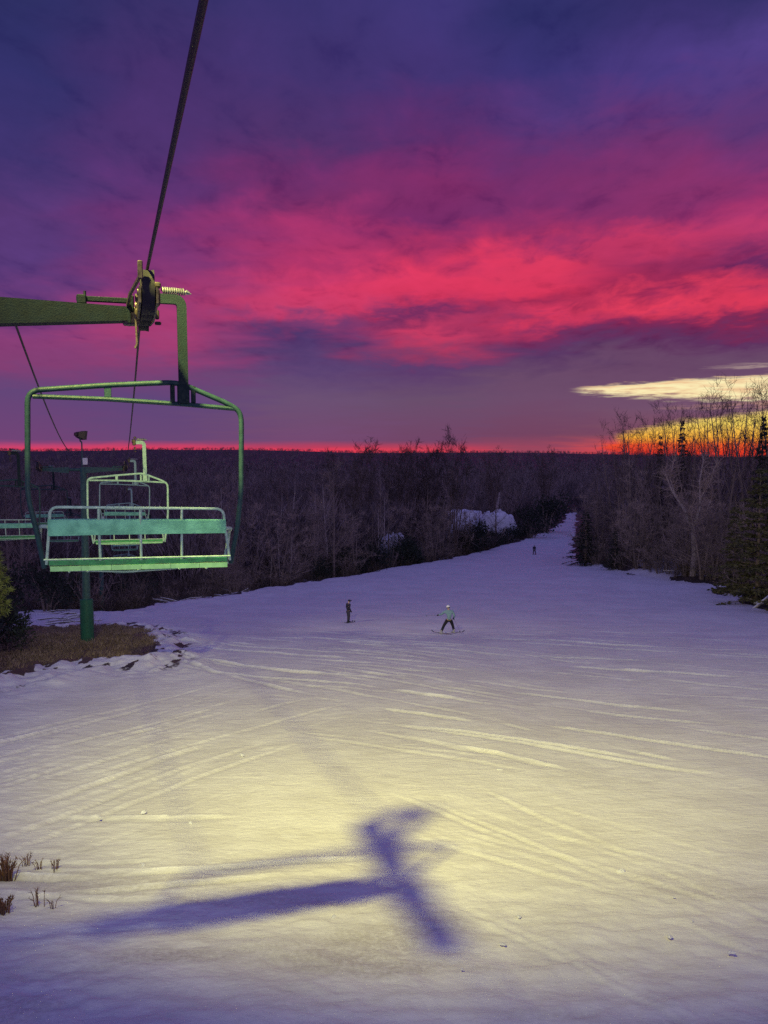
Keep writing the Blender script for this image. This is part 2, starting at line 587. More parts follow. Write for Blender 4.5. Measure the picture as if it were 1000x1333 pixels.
# ------------------------------------------------------------------ ground sheet
def build_ground():
    NC = 820
    s = np.linspace(-1, 1, NC)
    tt = 1.7 * (.26 * s + .74 * s ** 3)
    ys = [-70, -60, -50, -42, -35, -29, -24, -20, -16, -13, -10, -7.5, -5, -3, -1, .7, 2.2, 3.6, 4.9, 6]
    y, st = 6.0, .07
    while y < 3500:
        st = .05 * (max(y, 8) / 8) ** .4 if y < 60 else .25 + (y - 60) * .0125
        y += st
        ys.append(y)
    ys = np.array(ys)
    W = np.where(ys > -4, ys + 14, 10 + (-4 - ys))
    Xg = tt[None, :] * W[:, None]
    Yg = np.repeat(ys[:, None], NC, 1)
    X, Y = Xg.ravel(), Yg.ravel()
    Z = ground(X, Y)
    sd = sdf(snow_poly, X, Y)
    gs = sdf(grass_poly, X, Y)
    edge = sd + (2.2 * fbm(X / 2.2, Y / 3.0, 4, 3)) * np.clip(Y / 70, .3, 1.4)
    snow = sstep(-.25, .35, edge)
    gedge = gs + 2.6 * fbm(X / 1.6, Y / 2.6, 4, 21)
    snow = snow * (1 - sstep(-.2, .35, gedge))
    snow = snow * (1 - sstep(-.02, .14, fbm(X / .55, Y / 1.1, 4, 23)) * sstep(-4.5, -.4, gs) * .7)
    # snow lying in patches among the trees
    patch = sstep(.10, .2, fbm(X / 6, Y / 11, 4, 33)) * sstep(-26, -1, sd) * (sd < 0) * (Y < 300)
    snow = np.maximum(snow, patch * .95 * (Y < 170))
    snow = np.where(Y > 320, 0, snow)
    # relief of the snow
    nearw = np.clip(1.3 - Y / 160, .25, 1)
    rel = .30 * fbm(X / 9, Y / 9, 3, 41) + .10 * fbm(X / 1.6, Y / 2.0, 4, 42) * nearw
    fine = fbm(X / .30, Y / .16, 4, 43)
    rough = sstep(17, 9.5, Y + .35 * X * 0 + 2.0 * fbm(X / 4, Y / 4, 3, 44)) * .8 + sstep(-2, -8, X + (Y - 14) * .25) * sstep(34, 20, Y) * .35
    rel = rel + rough * (.10 * fine + .13 * fbm(X / .9, Y / .35, 4, 45)) + .018 * fbm(X / .5, Y / .22, 3, 46) * nearw
    # rough heaped snow below the brown grass and along the left bank
    lump = sstep(-4.5, -.5, gs) * (gs < 1.0)
    rel = rel + lump * .6 * np.abs(fbm(X / 1.5, Y / 2.2, 4, 47)) * 2
    bank = sstep(7, 1.5, np.abs(sd)) * (X < -9) * (Y > 50) * (Y < 110)
    rel = rel + bank * .8 * np.abs(fbm(X / 2.2, Y / 3, 4, 48))
    Z = Z + rel * np.where(Y > 320, 0, 1) * np.where(snow > .3, 1, .7)
    # ski tracks and groomer ruts: long shallow grooves with a raised lip
    R = random.Random(5)
    near = (Y > 7) & (Y < 75) & (np.abs(X) < 50)
    xn, yn = X[near], Y[near]
    dz = np.zeros(xn.shape)

    def track(p, ang, L, w, dep, curve=0.):
        w = max(w, .04 + .0018 * p[1])
        dx, dy = math.cos(ang), math.sin(ang)
        a = (xn - p[0]) * dx + (yn - p[1]) * dy
        q = -(xn - p[0]) * dy + (yn - p[1]) * dx - curve * a * a
        k = np.nonzero((np.abs(a) < L) & (np.abs(q) < 1.2))[0]
        a, q = a[k], q[k]
        q = q + .12 * fbm(a / 3.0, a * 0 + p[0], 2, 7)
        fade = sstep(L, L * .6, np.abs(a)) * sstep(.2, .62, vnoise(a / 2.6, a * 0 + p[1] * 3, 3))
        dz[k] += fade * dep * (-np.exp(-(q / w) ** 2) + .85 * np.exp(-((q - 1.8 * w) / (.8 * w)) ** 2))
    for k in range(38):                      # ruts running up the left side
        p = (R.uniform(-13, -4), R.uniform(16, 27))
        track(p, math.radians(R.uniform(50, 64)), R.uniform(2.5, 7), R.uniform(.04, .10), R.uniform(.012, .03), R.uniform(-.012, .012))
    for k in range(110):                      # skied-out arcs across the right half
        p = (R.uniform(-2, 24), R.uniform(20, 52))
        track(p, math.radians(R.uniform(-44, -22)), R.uniform(1.5, 6), R.uniform(.04, .09), R.uniform(.015, .045), R.uniform(-.01, .012))
    for k in range(16):
        p = (R.uniform(1, 7), R.uniform(10, 17))
        track(p, math.radians(R.uniform(-60, -36)), R.uniform(2, 5), R.uniform(.025, .05), R.uniform(.010, .025), R.uniform(-.02, .02))
    for k in range(22):                      # wide traverse from the left below the skiers
        p = (R.uniform(-9, 2), R.uniform(28, 46))
        track(p, math.radians(R.uniform(-48, -20)), R.uniform(3, 8), R.uniform(.06, .15), R.uniform(.02, .05), R.uniform(-.006, .006))
    for k in range(10):                      # a long pair of grooves by the shadow
        p = (R.uniform(-7, -1), R.uniform(11.5, 17))
        track(p, math.radians(R.uniform(-6, 12)), R.uniform(1.5, 4), R.uniform(.03, .07), R.uniform(.02, .04), R.uniform(-.01, .01))
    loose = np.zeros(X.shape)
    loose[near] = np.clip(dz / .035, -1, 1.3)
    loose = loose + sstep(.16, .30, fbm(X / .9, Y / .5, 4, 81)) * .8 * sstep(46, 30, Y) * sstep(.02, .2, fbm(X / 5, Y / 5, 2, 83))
    Z[near] += dz * np.clip(snow[near], 0, 1)
    nr = len(ys)
    me = bpy.data.meshes.new('ground')
    co = np.stack([X, Y, Z], 1).astype(np.float32)
    idx = np.arange(nr * NC).reshape(nr, NC)
    q = np.stack([idx[:-1, :-1], idx[:-1, 1:], idx[1:, 1:], idx[1:, :-1]], -1).reshape(-1, 4)
    me.vertices.add(len(co))
    me.vertices.foreach_set('co', co.ravel())
    me.loops.add(q.size)
    me.loops.foreach_set('vertex_index', q.ravel().astype(np.int32))
    me.polygons.add(len(q))
    me.polygons.foreach_set('loop_start', np.arange(0, q.size, 4, dtype=np.int32))
    me.polygons.foreach_set('use_smooth', np.ones(len(q), bool))
    me.update()
    at_ = me.attributes.new('snow_cover', 'FLOAT', 'POINT')
    at_.data.foreach_set('value', snow.astype(np.float32))
    at2 = me.attributes.new('dead_grass', 'FLOAT', 'POINT')
    at2.data.foreach_set('value', sstep(-2, .4, gedge).astype(np.float32))
    at3 = me.attributes.new('loose_snow', 'FLOAT', 'POINT')
    at3.data.foreach_set('value', loose.astype(np.float32))
    scr = sstep(.0, .22, fbm(X / 2.6, Y / .8, 5, 85)) * sstep(17, 11, Y + X * .15)
    at4 = me.attributes.new('scraped', 'FLOAT', 'POINT')
    at4.data.foreach_set('value', scr.astype(np.float32))
    m = bpy.data.materials.new('snow_and_leaf_litter')
    m.use_nodes = True
    t = NT(m.node_tree)
    b = t.n('ShaderNodeBsdfPrincipled')
    o = t.n('ShaderNodeOutputMaterial')
    t.l(b.outputs[0], o.inputs[0])
    tc = t.n('ShaderNodeTexCoord').outputs['Object']
    cov = t.n('ShaderNodeAttribute', attribute_name='snow_cover').outputs['Fac']
    dg = t.n('ShaderNodeAttribute', attribute_name='dead_grass').outputs['Fac']
    big = t.noise(tc, .35, 5, .6)
    stre = t.noise(t.scale(tc, (.8, 2.4, 1), (0, 0, -.5)), 1.6, 5, .65)
    fine = t.noise(tc, 14, 4, .65)
    loo = t.n('ShaderNodeAttribute', attribute_name='loose_snow').outputs['Fac']
    scr = t.n('ShaderNodeAttribute', attribute_name='scraped').outputs['Fac']
    sc1 = t.mix(t.sm(big, .38, .64), (.82, .81, .79, 1), (.73, .715, .70, 1))
    sc1 = t.mix(t.sm(stre, .42, .70, 0, .4), sc1, (.60, .58, .55, 1))
    sc1 = t.mix(t.sm(fine, .52, .75, 0, .25), sc1, (.58, .56, .53, 1))
    sc1 = t.mix(t.math('MULTIPLY', scr, t.sm(fine, .35, .6, .2, .55)), sc1, (.44, .40, .36, 1))
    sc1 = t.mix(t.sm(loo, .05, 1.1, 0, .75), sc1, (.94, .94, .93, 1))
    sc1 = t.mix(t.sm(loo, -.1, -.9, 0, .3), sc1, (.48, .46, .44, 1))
    gr = t.mix(t.sm(t.noise(tc, 1.1, 5, .7), .35, .65), (.075, .055, .045, 1), (.035, .028, .026, 1))
    gg = t.mix(t.sm(t.noise(tc, 3.0, 5, .7), .35, .65), (.16, .10, .06, 1), (.085, .055, .036, 1))
    gr = t.mix(dg, gr, gg)
    mask = t.sm(t.math('ADD', cov, t.math('MULTIPLY', t.math('SUBTRACT', t.noise(tc, 5, 4, .7), .5), .5)), .42, .58)
    t.l(t.mix(mask, gr, sc1), b.inputs['Base Color'])
    b.inputs['Roughness'].default_value = .62
    b.inputs['Specular IOR Level'].default_value = .3
    bp = t.n('ShaderNodeBump')
    bp.inputs['Strength'].default_value = .5
    bp.inputs['Distance'].default_value = .05
    hgt = t.math('ADD', t.noise(t.scale(tc, (1, 1.7, 1), (0, 0, -.4)), 5.5, 4, .55), t.math('MULTIPLY', stre, 1.2))
    t.l(hgt, bp.inputs['Height'])
    t.l(bp.outputs[0], b.inputs['Normal'])
    me.materials.append(m)
    g = link('ground', me)
    tag(g, 'snow covered ski slope with bare leaf litter under the trees and far hills', 'ground', kind='structure')


build_ground()

# ------------------------------------------------------------------ lift line
LX0, LK = .29, -.312
U = Vector((LK, 1, 0)).normalized()
N = Vector((U.y, -U.x, 0))
LROT = math.atan2(U.y, U.x) - PI / 2
GAUGE = 4.1
rope_z = [(-34, 2.9), (-20, 1.55), (-10, 1.2), (0, 1.25), (2.7, 1.39), (7.6, 1.66), (8.6, 1.71), (9.6, 1.75), (15, 1.15), (23.5, .42), (30, .02), (37.5, -.25), (43, -.5), (46, -.8), (52, -1.65), (59, -2.9), (66, -4.3), (75, -5.9), (82, -7.6), (92, -10.2), (105, -13.0)]
_ry = np.linspace(-34, 105, 1391)
_rz = np.interp(_ry, [a for a, b in rope_z], [b for a, b in rope_z])
_kk = np.hanning(15)
_kk /= _kk.sum()
_rz = np.convolve(np.pad(_rz, 7, mode='edge'), _kk, mode='valid')


def rope(Y, left=False):
    z = float(np.interp(Y, _ry, _rz))
    p = Vector((LX0 + LK * Y, Y, z))
    return p - N * GAUGE if left else p


def build_ropes():
    for left in (False, True):
        mb = MB()
        pts = [rope(y, left) for y in np.concatenate([np.arange(-33, 12, .6), np.arange(12, 104, 2)])]
        mb.tube(pts, .0145, 8)
        o = mb.build('haul_rope', M['rope'])
        tag(o, 'haul rope on the left return side of the lift, above the cut off chair' if left else 'thick dark steel haul rope running from the top of the picture over the sheaves', 'cable')
    # slack signal cable from the near tower to the second tower
    a = rope(8.6) - N * 1.25 + Vector((0, 0, -.35))
    b = rope(43) - N * 2.35 + Vector((0, 0, .62))
    mb = MB()
    mb.tube([a.lerp(b, k / 24) - Vector((0, 0, 2.4 * (k / 24) * (1 - k / 24))) for k in range(25)], .013, 6)
    o = mb.build('signal_cable', M['rope'])
    tag(o, 'thin dark signal cable sagging from under the green crossarm to the second tower', 'cable')


build_ropes()


# ------------------------------------------------------------------ lift chair (local: x right, y along the line, z up, origin on the rope)
def cp(px, py, y=0.):
    return Vector(((px - 190) * .0082 + .022, y, (385 - py) * .0085))


def rounded(pts, r=.05, n=4):
    out = [Vector(pts[0])]
    for i in range(1, len(pts) - 1):
        p, a, b = Vector(pts[i]), Vector(pts[i - 1]), Vector(pts[i + 1])
        da, db = (a - p), (b - p)
        ra = min(r, da.length * .45)
        rb = min(r, db.length * .45)
        s, e = p + da.normalized() * ra, p + db.normalized() * rb
        for k in range(n + 1):
            t = k / n
            out.append(s * (1 - t) ** 2 + p * 2 * t * (1 - t) + e * t * t)
    out.append(Vector(pts[-1]))
    return out


def boxpath(mb, pts, hw, hd):
    """square-section bar bent in the x-z plane"""
    rings = []
    for i, p in enumerate(pts):
        a = pts[max(i - 1, 0)]
        b = pts[min(i + 1, len(pts) - 1)]
        d = (b - a).normalized()
        s = Vector((d.z, 0, -d.x))
        rings.append([p + s * hw + Vector((0, -hd, 0)), p + s * hw + Vector((0, hd, 0)), p - s * hw + Vector((0, hd, 0)), p - s * hw + Vector((0, -hd, 0))])
    o = len(mb.v)
    for r_ in rings:
        mb.v += [tuple(v) for v in r_]
    for i in range(len(rings) - 1):
        for k in range(4):
            k2 = (k + 1) % 4
            mb.f.append((o + i * 4 + k, o + i * 4 + k2, o + i * 4 + 4 + k2, o + i * 4 + 4 + k))
    mb.f.append((o + 3, o + 2, o + 1, o))
    e = o + 4 * (len(rings) - 1)
    mb.f.append((e, e + 1, e + 2, e + 3))


def make_chair():
    r = thing('lift_chair', '', 'chairlift chair', group='chairs hanging from the ski lift')
    mb = MB()
    boxpath(mb, rounded([cp(203, 389), cp(238.5, 389), cp(239.5, 512)], .09, 6), .052, .04)
    mb.build('hanger', M['hanger'], r, smooth=False)
    mb = MB()
    mb.box(cp(239, 513), (.13, .10, .215), .008)
    mb.box(cp(224.5, 513), (.05, .05, .20), .006)
    mb.box(cp(252.5, 513), (.05, .05, .19), .006)
    mb.build('bracket', M['hanger'], r, smooth=False)
    # grip
    g = MB()
    g.box(cp(204, 388), (.10, .13, .19), .02)
    g.box(cp(207, 372), (.075, .10, .06), .015)
    g.lathe(cp(196, 384), (1, 0, 0), [(0, 0), (0, .05), (.06, .055), (.06, 0)], 12)
    g.box(cp(206, 410), (.045, .05, .10), .01)
    g.box(cp(207, 421), (.07, .05, .035), .01)
    grip = g.build('grip', M['dark'], r)
    s = MB()
    a, b = cp(213, 378), cp(243, 379)
    pts = []
    for k in range(10 * 10 + 1):
        t = k / 100
        an = 2 * PI * 10 * t
        pts.append(a.lerp(b, t) + Vector((0, math.cos(an), math.sin(an))) * .034)
    s.tube(pts, .009, 5)
    s.tube([a, cp(244, 379), cp(245, 379), cp(252, 381)], [.016, .016, .03, .004], 8)
    s.build('spring', M['steel'], grip)
    # bail: the big rounded outer frame
    mb = MB()
    out = rounded([cp(53, 740, .14), cp(46, 692, .05), cp(36.5, 645), cp(40, 512), cp(140, 503), cp(232, 497), cp(302, 525), cp(318.5, 536), cp(317, 640), cp(312, 690, .05), cp(303, 743, .14)], .13, 5)
    mb.tube(out, .03, 10)
    mb.build('bail', M['bail'], r)
    mb = MB()
    mb.tube([cp(46, 519), cp(140, 521), cp(240, 526), cp(311, 531)], .026, 8)
    mb.box(cp(140, 511.5), (.075, .03, .12), .004)
    mb.build('crossbar', M['bail'], r)
    # seat back
    mb = MB()
    mb.tube(rounded([cp(57, 734, .02), cp(62.5, 686, -.10), cp(65, 658.5, -.17), cp(289, 665, -.17), cp(292, 690, -.10), cp(300, 737, .02)], .09, 5), .016, 8)
    bf = mb.build('back_frame', M['pale'], r)
    for x in (125, 178.5, 233):
        mb = MB()
        zt, zb = 660 + (x - 65) * .029, 733 + (x - 57) * .013
        mb.tube([cp(x, zt, -.17), cp(x, (zt + zb) / 2, -.075), cp(x + .5, zb, .02)], .0145, 8)
        mb.build('upright', M['pale'], bf)
    mb = MB()
    pts = []
    n = 12
    for k in range(n + 1):
        t = k / n
        x = 61.5 + t * 231
        bow = .025 * math.sin(PI * t)
        z0, z1 = 695 + t * 2.5, 674.5 + t * 5.5
        pts.append((cp(x, z0, -.105 + bow), cp(x, z1, -.145 + bow)))
    for i in range(n):
        a0, a1 = pts[i]
        b0, b1 = pts[i + 1]
        th = Vector((0, .022, .006))
        mb.hexa([a0 - th, a1 - th, a1 + th, a0 + th], [b0 - th, b1 - th, b1 + th, b0 + th])
    mb.build('backrest', M['mint'], r, smooth=False)
    for sgn in (0, 1):
        mb = MB()
        if sgn == 0:
            p = [cp(61, 684, -.11), cp(51, 684, -.02), cp(47.5, 692, .28), cp(45.5, 712, .38), cp(52, 733, .30)]
        else:
            p = [cp(293, 692, -.11), cp(302, 693, -.02), cp(303, 700, .28), cp(303, 716, .38), cp(297, 738, .30)]
        mb.tube(rounded(p, .07, 4), .02, 8)
        mb.tube([Vector(p[-1]) + Vector((0, -.06, -.01)), Vector(p[-1]) + Vector((0, .1, -.01))], .03, 8)
        mb.build('armrest', M['pale'], r)
    # seat: cushion with rolled front, slatted lower edge and the rails carrying it
    mb = MB()
    prof = [(.0, .05), (.0, .0), (.20, -.07), (.45, -.085), (.52, -.05), (.50, -.012), (.42, -.006), (.2, .01), (.05, .055)]
    rings = []
    for k in range(9):
        t = k / 8
        x = 60 + t * 236
        c = cp(x, 735 + t * 3.2)
        sag = -.012 * math.sin(PI * t) + .006 * math.sin(t * 23)
        rings.append([c + Vector((0, a, b + sag)) for a, b in prof])
    o = 0
    m_ = len(prof)
    for r_ in rings:
        mb.v += [tuple(v) for v in r_]
    for i in range(8):
        for k in range(m_):
            k2 = (k + 1) % m_
            mb.f.append((i * m_ + k, i * m_ + k2, (i + 1) * m_ + k2, (i + 1) * m_ + k))
    mb.f.append(tuple(range(m_ - 1, -1, -1)))
    mb.f.append(tuple(8 * m_ + k for k in range(m_)))
    seat = mb.build('seat', M['seat'], r)
    mb = MB()
    for i in range(6):
        a, b = 62 + i * 39.0, 62 + (i + 1) * 39.0 - .5
        ya, yb = 739.5 + (a - 60) * .0135, 739.5 + (b - 60) * .0135
        th, hh = Vector((0, .012, 0)), Vector((0, 0, .026))
        A, B = cp(a, ya, -.028), cp(b, yb, -.028)
        mb.hexa([A - th - hh, A - th + hh, A + th + hh, A + th - hh], [B - th - hh, B - th + hh, B + th + hh, B + th - hh])
    mb.build('seat_edge', M['seatedge'], seat, smooth=False)
    mb = MB()
    mb.tube([cp(54, 727.5, -.02), cp(178, 729.2, -.02), cp(300, 731, -.02)], .0105, 8)
    mb.build('rail', M['pale'], seat)
    mb = MB()
    mb.tube(rounded([cp(303, 742, .14), cp(250, 747.5, .2), cp(160, 750.5, .2), cp(62, 743, .14)], .1), .012, 8)
    mb.box(cp(203, 746.5, .2), (.06, .05, .05), .006)
    for x in (88, 112, 178, 233, 270):
        q = 743 + (x - 60) * .012
        mb.tube([cp(x - 4, q + 2, .02), cp(x + 1, q - 1.2, .02), cp(x + 5, q - 1.5, .03)], .011, 6)
    mb.build('underframe', M['pale'], r)
    return r


chair_labels_r = [
    (9.5, 'nearest mint green four seat lift chair, hanging beside the sheaves of the green crossarm'),
    (25.2, 'second empty lift chair ahead, its pale green frame seen just above the nearest backrest'),
    (40.6, 'third empty lift chair ahead, dim wide frame inside the frame of the second one'),
    (56.5, 'fourth empty lift chair ahead, small pale frame in the middle of the third one'),
    (72., 'fifth empty lift chair ahead, tiny and low between the slats of the nearest chair'),
    (92.0, 'farthest tiny lift chair, seen just below the seat of the nearest chair'),
]
chair_labels_l = [
    (30.8, 'empty lift chair cut off by the left edge of the picture'),
    (46, 'dim return side lift chair, half hidden behind the left post of the nearest chair'),
    (61, 'small dim return side lift chair seen through the left end of the nearest chair'),
]
proto_chair = make_chair()
LIT_COPIES = {}


def fade(c):  # swaps in the lighter paint copy that stands in for lamplight
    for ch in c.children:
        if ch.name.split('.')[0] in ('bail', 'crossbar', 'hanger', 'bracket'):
            if ch.data.name not in LIT_COPIES:
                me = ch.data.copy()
                me.materials[0] = M['green_lit']
                LIT_COPIES[ch.data.name] = me
            ch.data = LIT_COPIES[ch.data.name]


first = True
for left, lst in ((False, chair_labels_r), (True, chair_labels_l)):
    for y, lab in lst:
        c = proto_chair if first else copy_tree(proto_chair)
        c.location = rope(y, left)
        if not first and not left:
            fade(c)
        c.rotation_euler = (0, 0 if first else random.uniform(-.02, .02), LROT + (0 if first else random.uniform(-.03, .03)))
        if left:
            c.rotation_euler = (0, random.uniform(-.03, .03), LROT + .05)
        c['label'] = lab
        first = False


# ------------------------------------------------------------------ lift towers (local: x right of the line, y down the line, origin at the pole foot)
def floodlight(parent, c, aim, size=(.62, .30, .42)):
    """box fixture at c looking along aim (local)"""
    aim = Vector(aim).normalized()
    rot = aim.to_track_quat('Y', 'Z').to_matrix()
    mb = MB()
    w, d, h = size
    bk, fr = -d / 2, d / 2
    a = [rot @ Vector((sx * w * .32, bk, sz * h * .3)) + Vector(c) for sx, sz in ((-1, -1), (1, -1), (1, 1), (-1, 1))]
    b = [rot @ Vector((sx * w * .5, fr, sz * h * .5)) + Vector(c) for sx, sz in ((-1, -1), (1, -1), (1, 1), (-1, 1))]
    mb.hexa(a, b)
    mb.box(Vector(c) + rot @ Vector((0, bk - .06, 0)), (w * .4, .12, h * .4), .02, rot)
    fx = mb.build('floodlight', M['dark'], parent, smooth=False)
    mb = MB()
    for q, sz_ in (((0, h * .5), (w, .10, .02)), ((0, -h * .5), (w, .10, .02)), ((w * .5, 0), (.02, .10, h)), ((-w * .5, 0), (.02, .10, h))):
        hd = MB()
        hd.box(Vector(c) + rot @ Vector((q[0], fr + .04, q[1])), sz_, 0, rot)
        hd.build('hood', M['dark'], fx, smooth=False)
    p = [rot @ Vector((sx * w * .44, fr + .004, sz * h * .44)) + Vector(c) for sx, sz in ((-1, -1), (1, -1), (1, 1), (-1, 1))]
    q = [v + rot @ Vector((0, .012, 0)) for v in p]
    mb.hexa(p, q)
    mb.build('lens', M['lens'], fx, smooth=False)
    return Vector(c) + rot @ Vector((0, fr + .10, 0))


def make_tower(Y, label, mast, fl_off, aim, group, pole_r=.20, ladder=True, pad=0., lit=True, poff=None):
    rp = rope(Y)
    tp = M['tower_lit'] if lit else M['tower']
    poff = poff or GAUGE / 2
    base = rp - N * poff
    g0 = gz(base.x, base.y)
    t = thing('lift_tower', label, 'lift tower', (base.x, base.y, g0), LROT, group)
    H = rp.z - g0                                  # rope height above the foot
    za = H - .365                                   # crossarm axis
    mb = MB()
    mb.lathe((0, 0, 0), (0, 0, 1), [(-.6, pole_r * 1.15), (.1, pole_r * 1.12), (H * .5, pole_r), (za + .12, pole_r * .86), (za + .13, 0)], 24)
    mb.build('pole', tp, t)
    if pad:
        mb = MB()
        mb.lathe((0, 0, 0), (0, 0, 1), [(.03, pole_r + .06), (.05, pole_r + .14), (pad * .5, pole_r + .145), (pad - .03, pole_r + .135), (pad, pole_r + .04)], 20)
        mb.build('pad', M['pad'], t)
    # crossarm: slim pipe by the pole, deep tapering box towards each rope
    mb = MB()
    b0 = poff - 1.97
    mb.tube([(-.6 if poff > 2.5 else -.75, 0, za), (b0 + .2, 0, za)], .075, 12)
    for s in (-1, 1):
        xa, xb = (b0 if s > 0 else (-.3 if poff > 2.5 else -.7)), (poff - .17 if s > 0 else poff - GAUGE + .17)
        ha, hb, d = .155, .068, .12
        zb_ = za + .02
        a = [Vector((xa, -d, za - .02 - ha)), Vector((xa, d, za - .02 - ha)), Vector((xa, d, za - .02 + ha)), Vector((xa, -d, za - .02 + ha))]
        b = [Vector((xb, -d * .8, zb_ - hb)), Vector((xb, d * .8, zb_ - hb)), Vector((xb, d * .8, zb_ + hb)), Vector((xb, -d * .8, zb_ + hb))]
        mb.hexa(a, b)
        mb.box((xb + s * .012, 0, zb_), (.03, .24, .19), .004)
        mb.box((xa - s * .012, 0, za), (.03, .28, .36), .004)
    mb.build('crossarm', tp, t, smooth=False)
    slope_a = (rope(Y - .8).z - rope(Y).z) / .84
    for s in (-1, 1):
        X0 = poff if s > 0 else poff - GAUGE
        st = MB()
        # rope position relative to tower for the sheaves
        def rz(dy):
            return rope(Y + dy * U.y).z - g0
        pos = [-.78, -.26, .26, .78]
        R = .205
        for side in (-.075, .075):
            a = [Vector((X0 + side - .01, -.98, rz(-.9) - R - .13)), Vector((X0 + side + .01, -.98, rz(-.9) - R - .13)), Vector((X0 + side + .01, -.98, rz(-.9) - R + .01)), Vector((X0 + side - .01, -.98, rz(-.9) - R + .01))]
            m1 = [Vector((v.x, 0, rz(0) - R + o_)) for v, o_ in zip(a, (-.2, -.2, -.02, -.02))]
            b = [Vector((v.x, .98, rz(.9) - R + o_)) for v, o_ in zip(a, (-.13, -.13, .01, .01))]
            st.hexa(a, m1)
            st.hexa(m1, b)
        # outriggers, catcher horn and lifting bar above the arm
        st.box((X0 - s * .14, 0, za + .0), (.16, .16, .16), .015)
        st.tube([(X0 - s * .10, -.2, za), (X0 - s * .09, -.2, za - .28), (X0 - s * .11, -.2, za - .33)], .012, 6)
        st.box((X0 - s * .07, -1.0, rz(-1.0) - .05), (.045, .04, .16), .008)
        st.tube([(X0 - s * .07, -1.0, rz(-1) - .1), (X0 - s * .15, -.5, rz(-.5) - .2), (X0 - s * .17, -.1, za + .1)], .018, 6)
        for k, dy in enumerate((-.52, .52)):
            st.tube([(X0 - .11, dy, rz(dy) - R - .03), (X0 + .11, dy, rz(dy) - R - .03)], .035, 8)
        tr = st.build('sheave_train', M['brass'], t)
        bar = MB()
        bar.box((X0 - s * .40, -.05, za + .15), (.50, .05, .05), .006)
        bar.box((X0 - s * .60, -.05, za + .14), (.09, .10, .09), .01)
        bar.tube([(X0 - s * .57, -.05, za + .16), (X0 - s * .57, -.05, za + .225)], .014, 6)
        bar.box((X0 - s * .14, -.05, za + .12), (.06, .09, .16), .01)
        bar.build('lifting_bar', tp, tr, smooth=False)
        for dy in pos:
            wv = MB()
            c = (X0, dy, rz(dy) - R - .012)
            wv.lathe(c, (1, 0, 0), [(-.045, .03), (-.045, R * .78), (-.055, R * .8), (-.055, R * 1.0), (-.02, R * .97), (.02, R * .97), (.055, R * 1.0), (.055, R * .8), (.045, R * .78), (.045, .03), (-.045, .03)], 28)
            wh = wv.build('sheave', M['rubber'], tr)
            hb = MB()
            hb.lathe(c, (1, 0, 0), [(-.095, 0), (-.095, .035), (-.06, .045), (-.05, R * .55), (.05, R * .55), (.06, .045), (.095, .035), (.095, 0)], 16)
            hb.build('hub', M['brass'], wh)
    if ladder:
        mb = MB()
        for s in (-.17, .17):
            mb.tube([(s, pole_r + .12, .9), (s, pole_r + .12, za)], .016, 6)
        k = 1.0
        while k < za - .1:
            mb.tube([(-.17, pole_r + .12, k), (.17, pole_r + .12, k)], .011, 5)
            k += .34
        mb.build('ladder', M['steel'], t)
    if not lit:
        return t, None
    # light mast
    mb = MB()
    c = Vector((fl_off[0], fl_off[1], za + mast))
    mb.tube(rounded([(fl_off[0] * .3, 0, za + .1), (fl_off[0] * .3, 0, za + mast - .35), (c.x, c.y, c.z - .33), (c.x, c.y, c.z - .12)], .12), .035, 8)
    mb.build('mast', tp, t)
    mb = MB()
    mb.box((fl_off[0] * .3 + .14, -.06, za + .42), (.24, .18, .34), .02)
    mb.build('junction_box', M['white'], t)
    lp = floodlight(t, c, aim)
    Mx = Matrix.Translation(t.location) @ Matrix.Rotation(LROT, 4, 'Z')
    return t, Mx @ lp


def spot(name, loc, target, power, size, blend, color, radius=.08):
    l = bpy.data.lights.new(name, 'SPOT')
    l.energy = power
    l.spot_size = math.radians(size)
    l.spot_blend = blend
    l.color = color
    l.shadow_soft_size = radius
    o = bpy.data.objects.new(name, l)
    COL.objects.link(o)
    o.location = loc
    o.rotation_euler = (Vector(target) - Vector(loc)).to_track_quat('-Z', 'Y').to_euler()
    return o


def local_aim(v):
    return Matrix.Rotation(-LROT, 3, 'Z') @ Vector(v)


TG = 'steel towers of the chairlift'
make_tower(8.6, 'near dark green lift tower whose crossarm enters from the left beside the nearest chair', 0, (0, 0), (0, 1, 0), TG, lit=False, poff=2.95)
_, lamp2 = make_tower(43.2, 'second green lift tower, padded foot standing in the brown grass patch, floodlight on top', 1.75, (-.12, .15), local_aim((46, 41, -9)), TG, .19, pad=2.3)
make_tower(75, 'far narrow lift tower standing low at the edge of the snow under the nearest chair', 1.2, (.2, 0), local_aim((10, 16, -9)), TG, .18)
_, fill_lamp = make_tower(-17, 'unseen lift tower uphill behind the viewer, carrying the added fill lamp', 2.2, (1.2, .5), local_aim((-8, 30, -5)), TG)

def light_pole(x, y, z, aim):
    g0 = gz(x, y - .9)
    t = thing('light_pole', 'tall green floodlight pole beside the near lift tower', 'light pole', (x, y - .9, g0))
    mb = MB()
    mb.lathe((0, 0, 0), (0, 0, 1), [(-.5, .13), (z - g0 - .2, .08), (z - g0 - .19, 0)], 16)
    mb.tube([(0, 0, z - g0 - .45), (0, .5, z - g0 - .12), (0, .8, z - g0)], .04, 8)
    mb.build('pole', M['tower'], t)
    return t.location + floodlight(t, (0, .85, z - g0), aim)


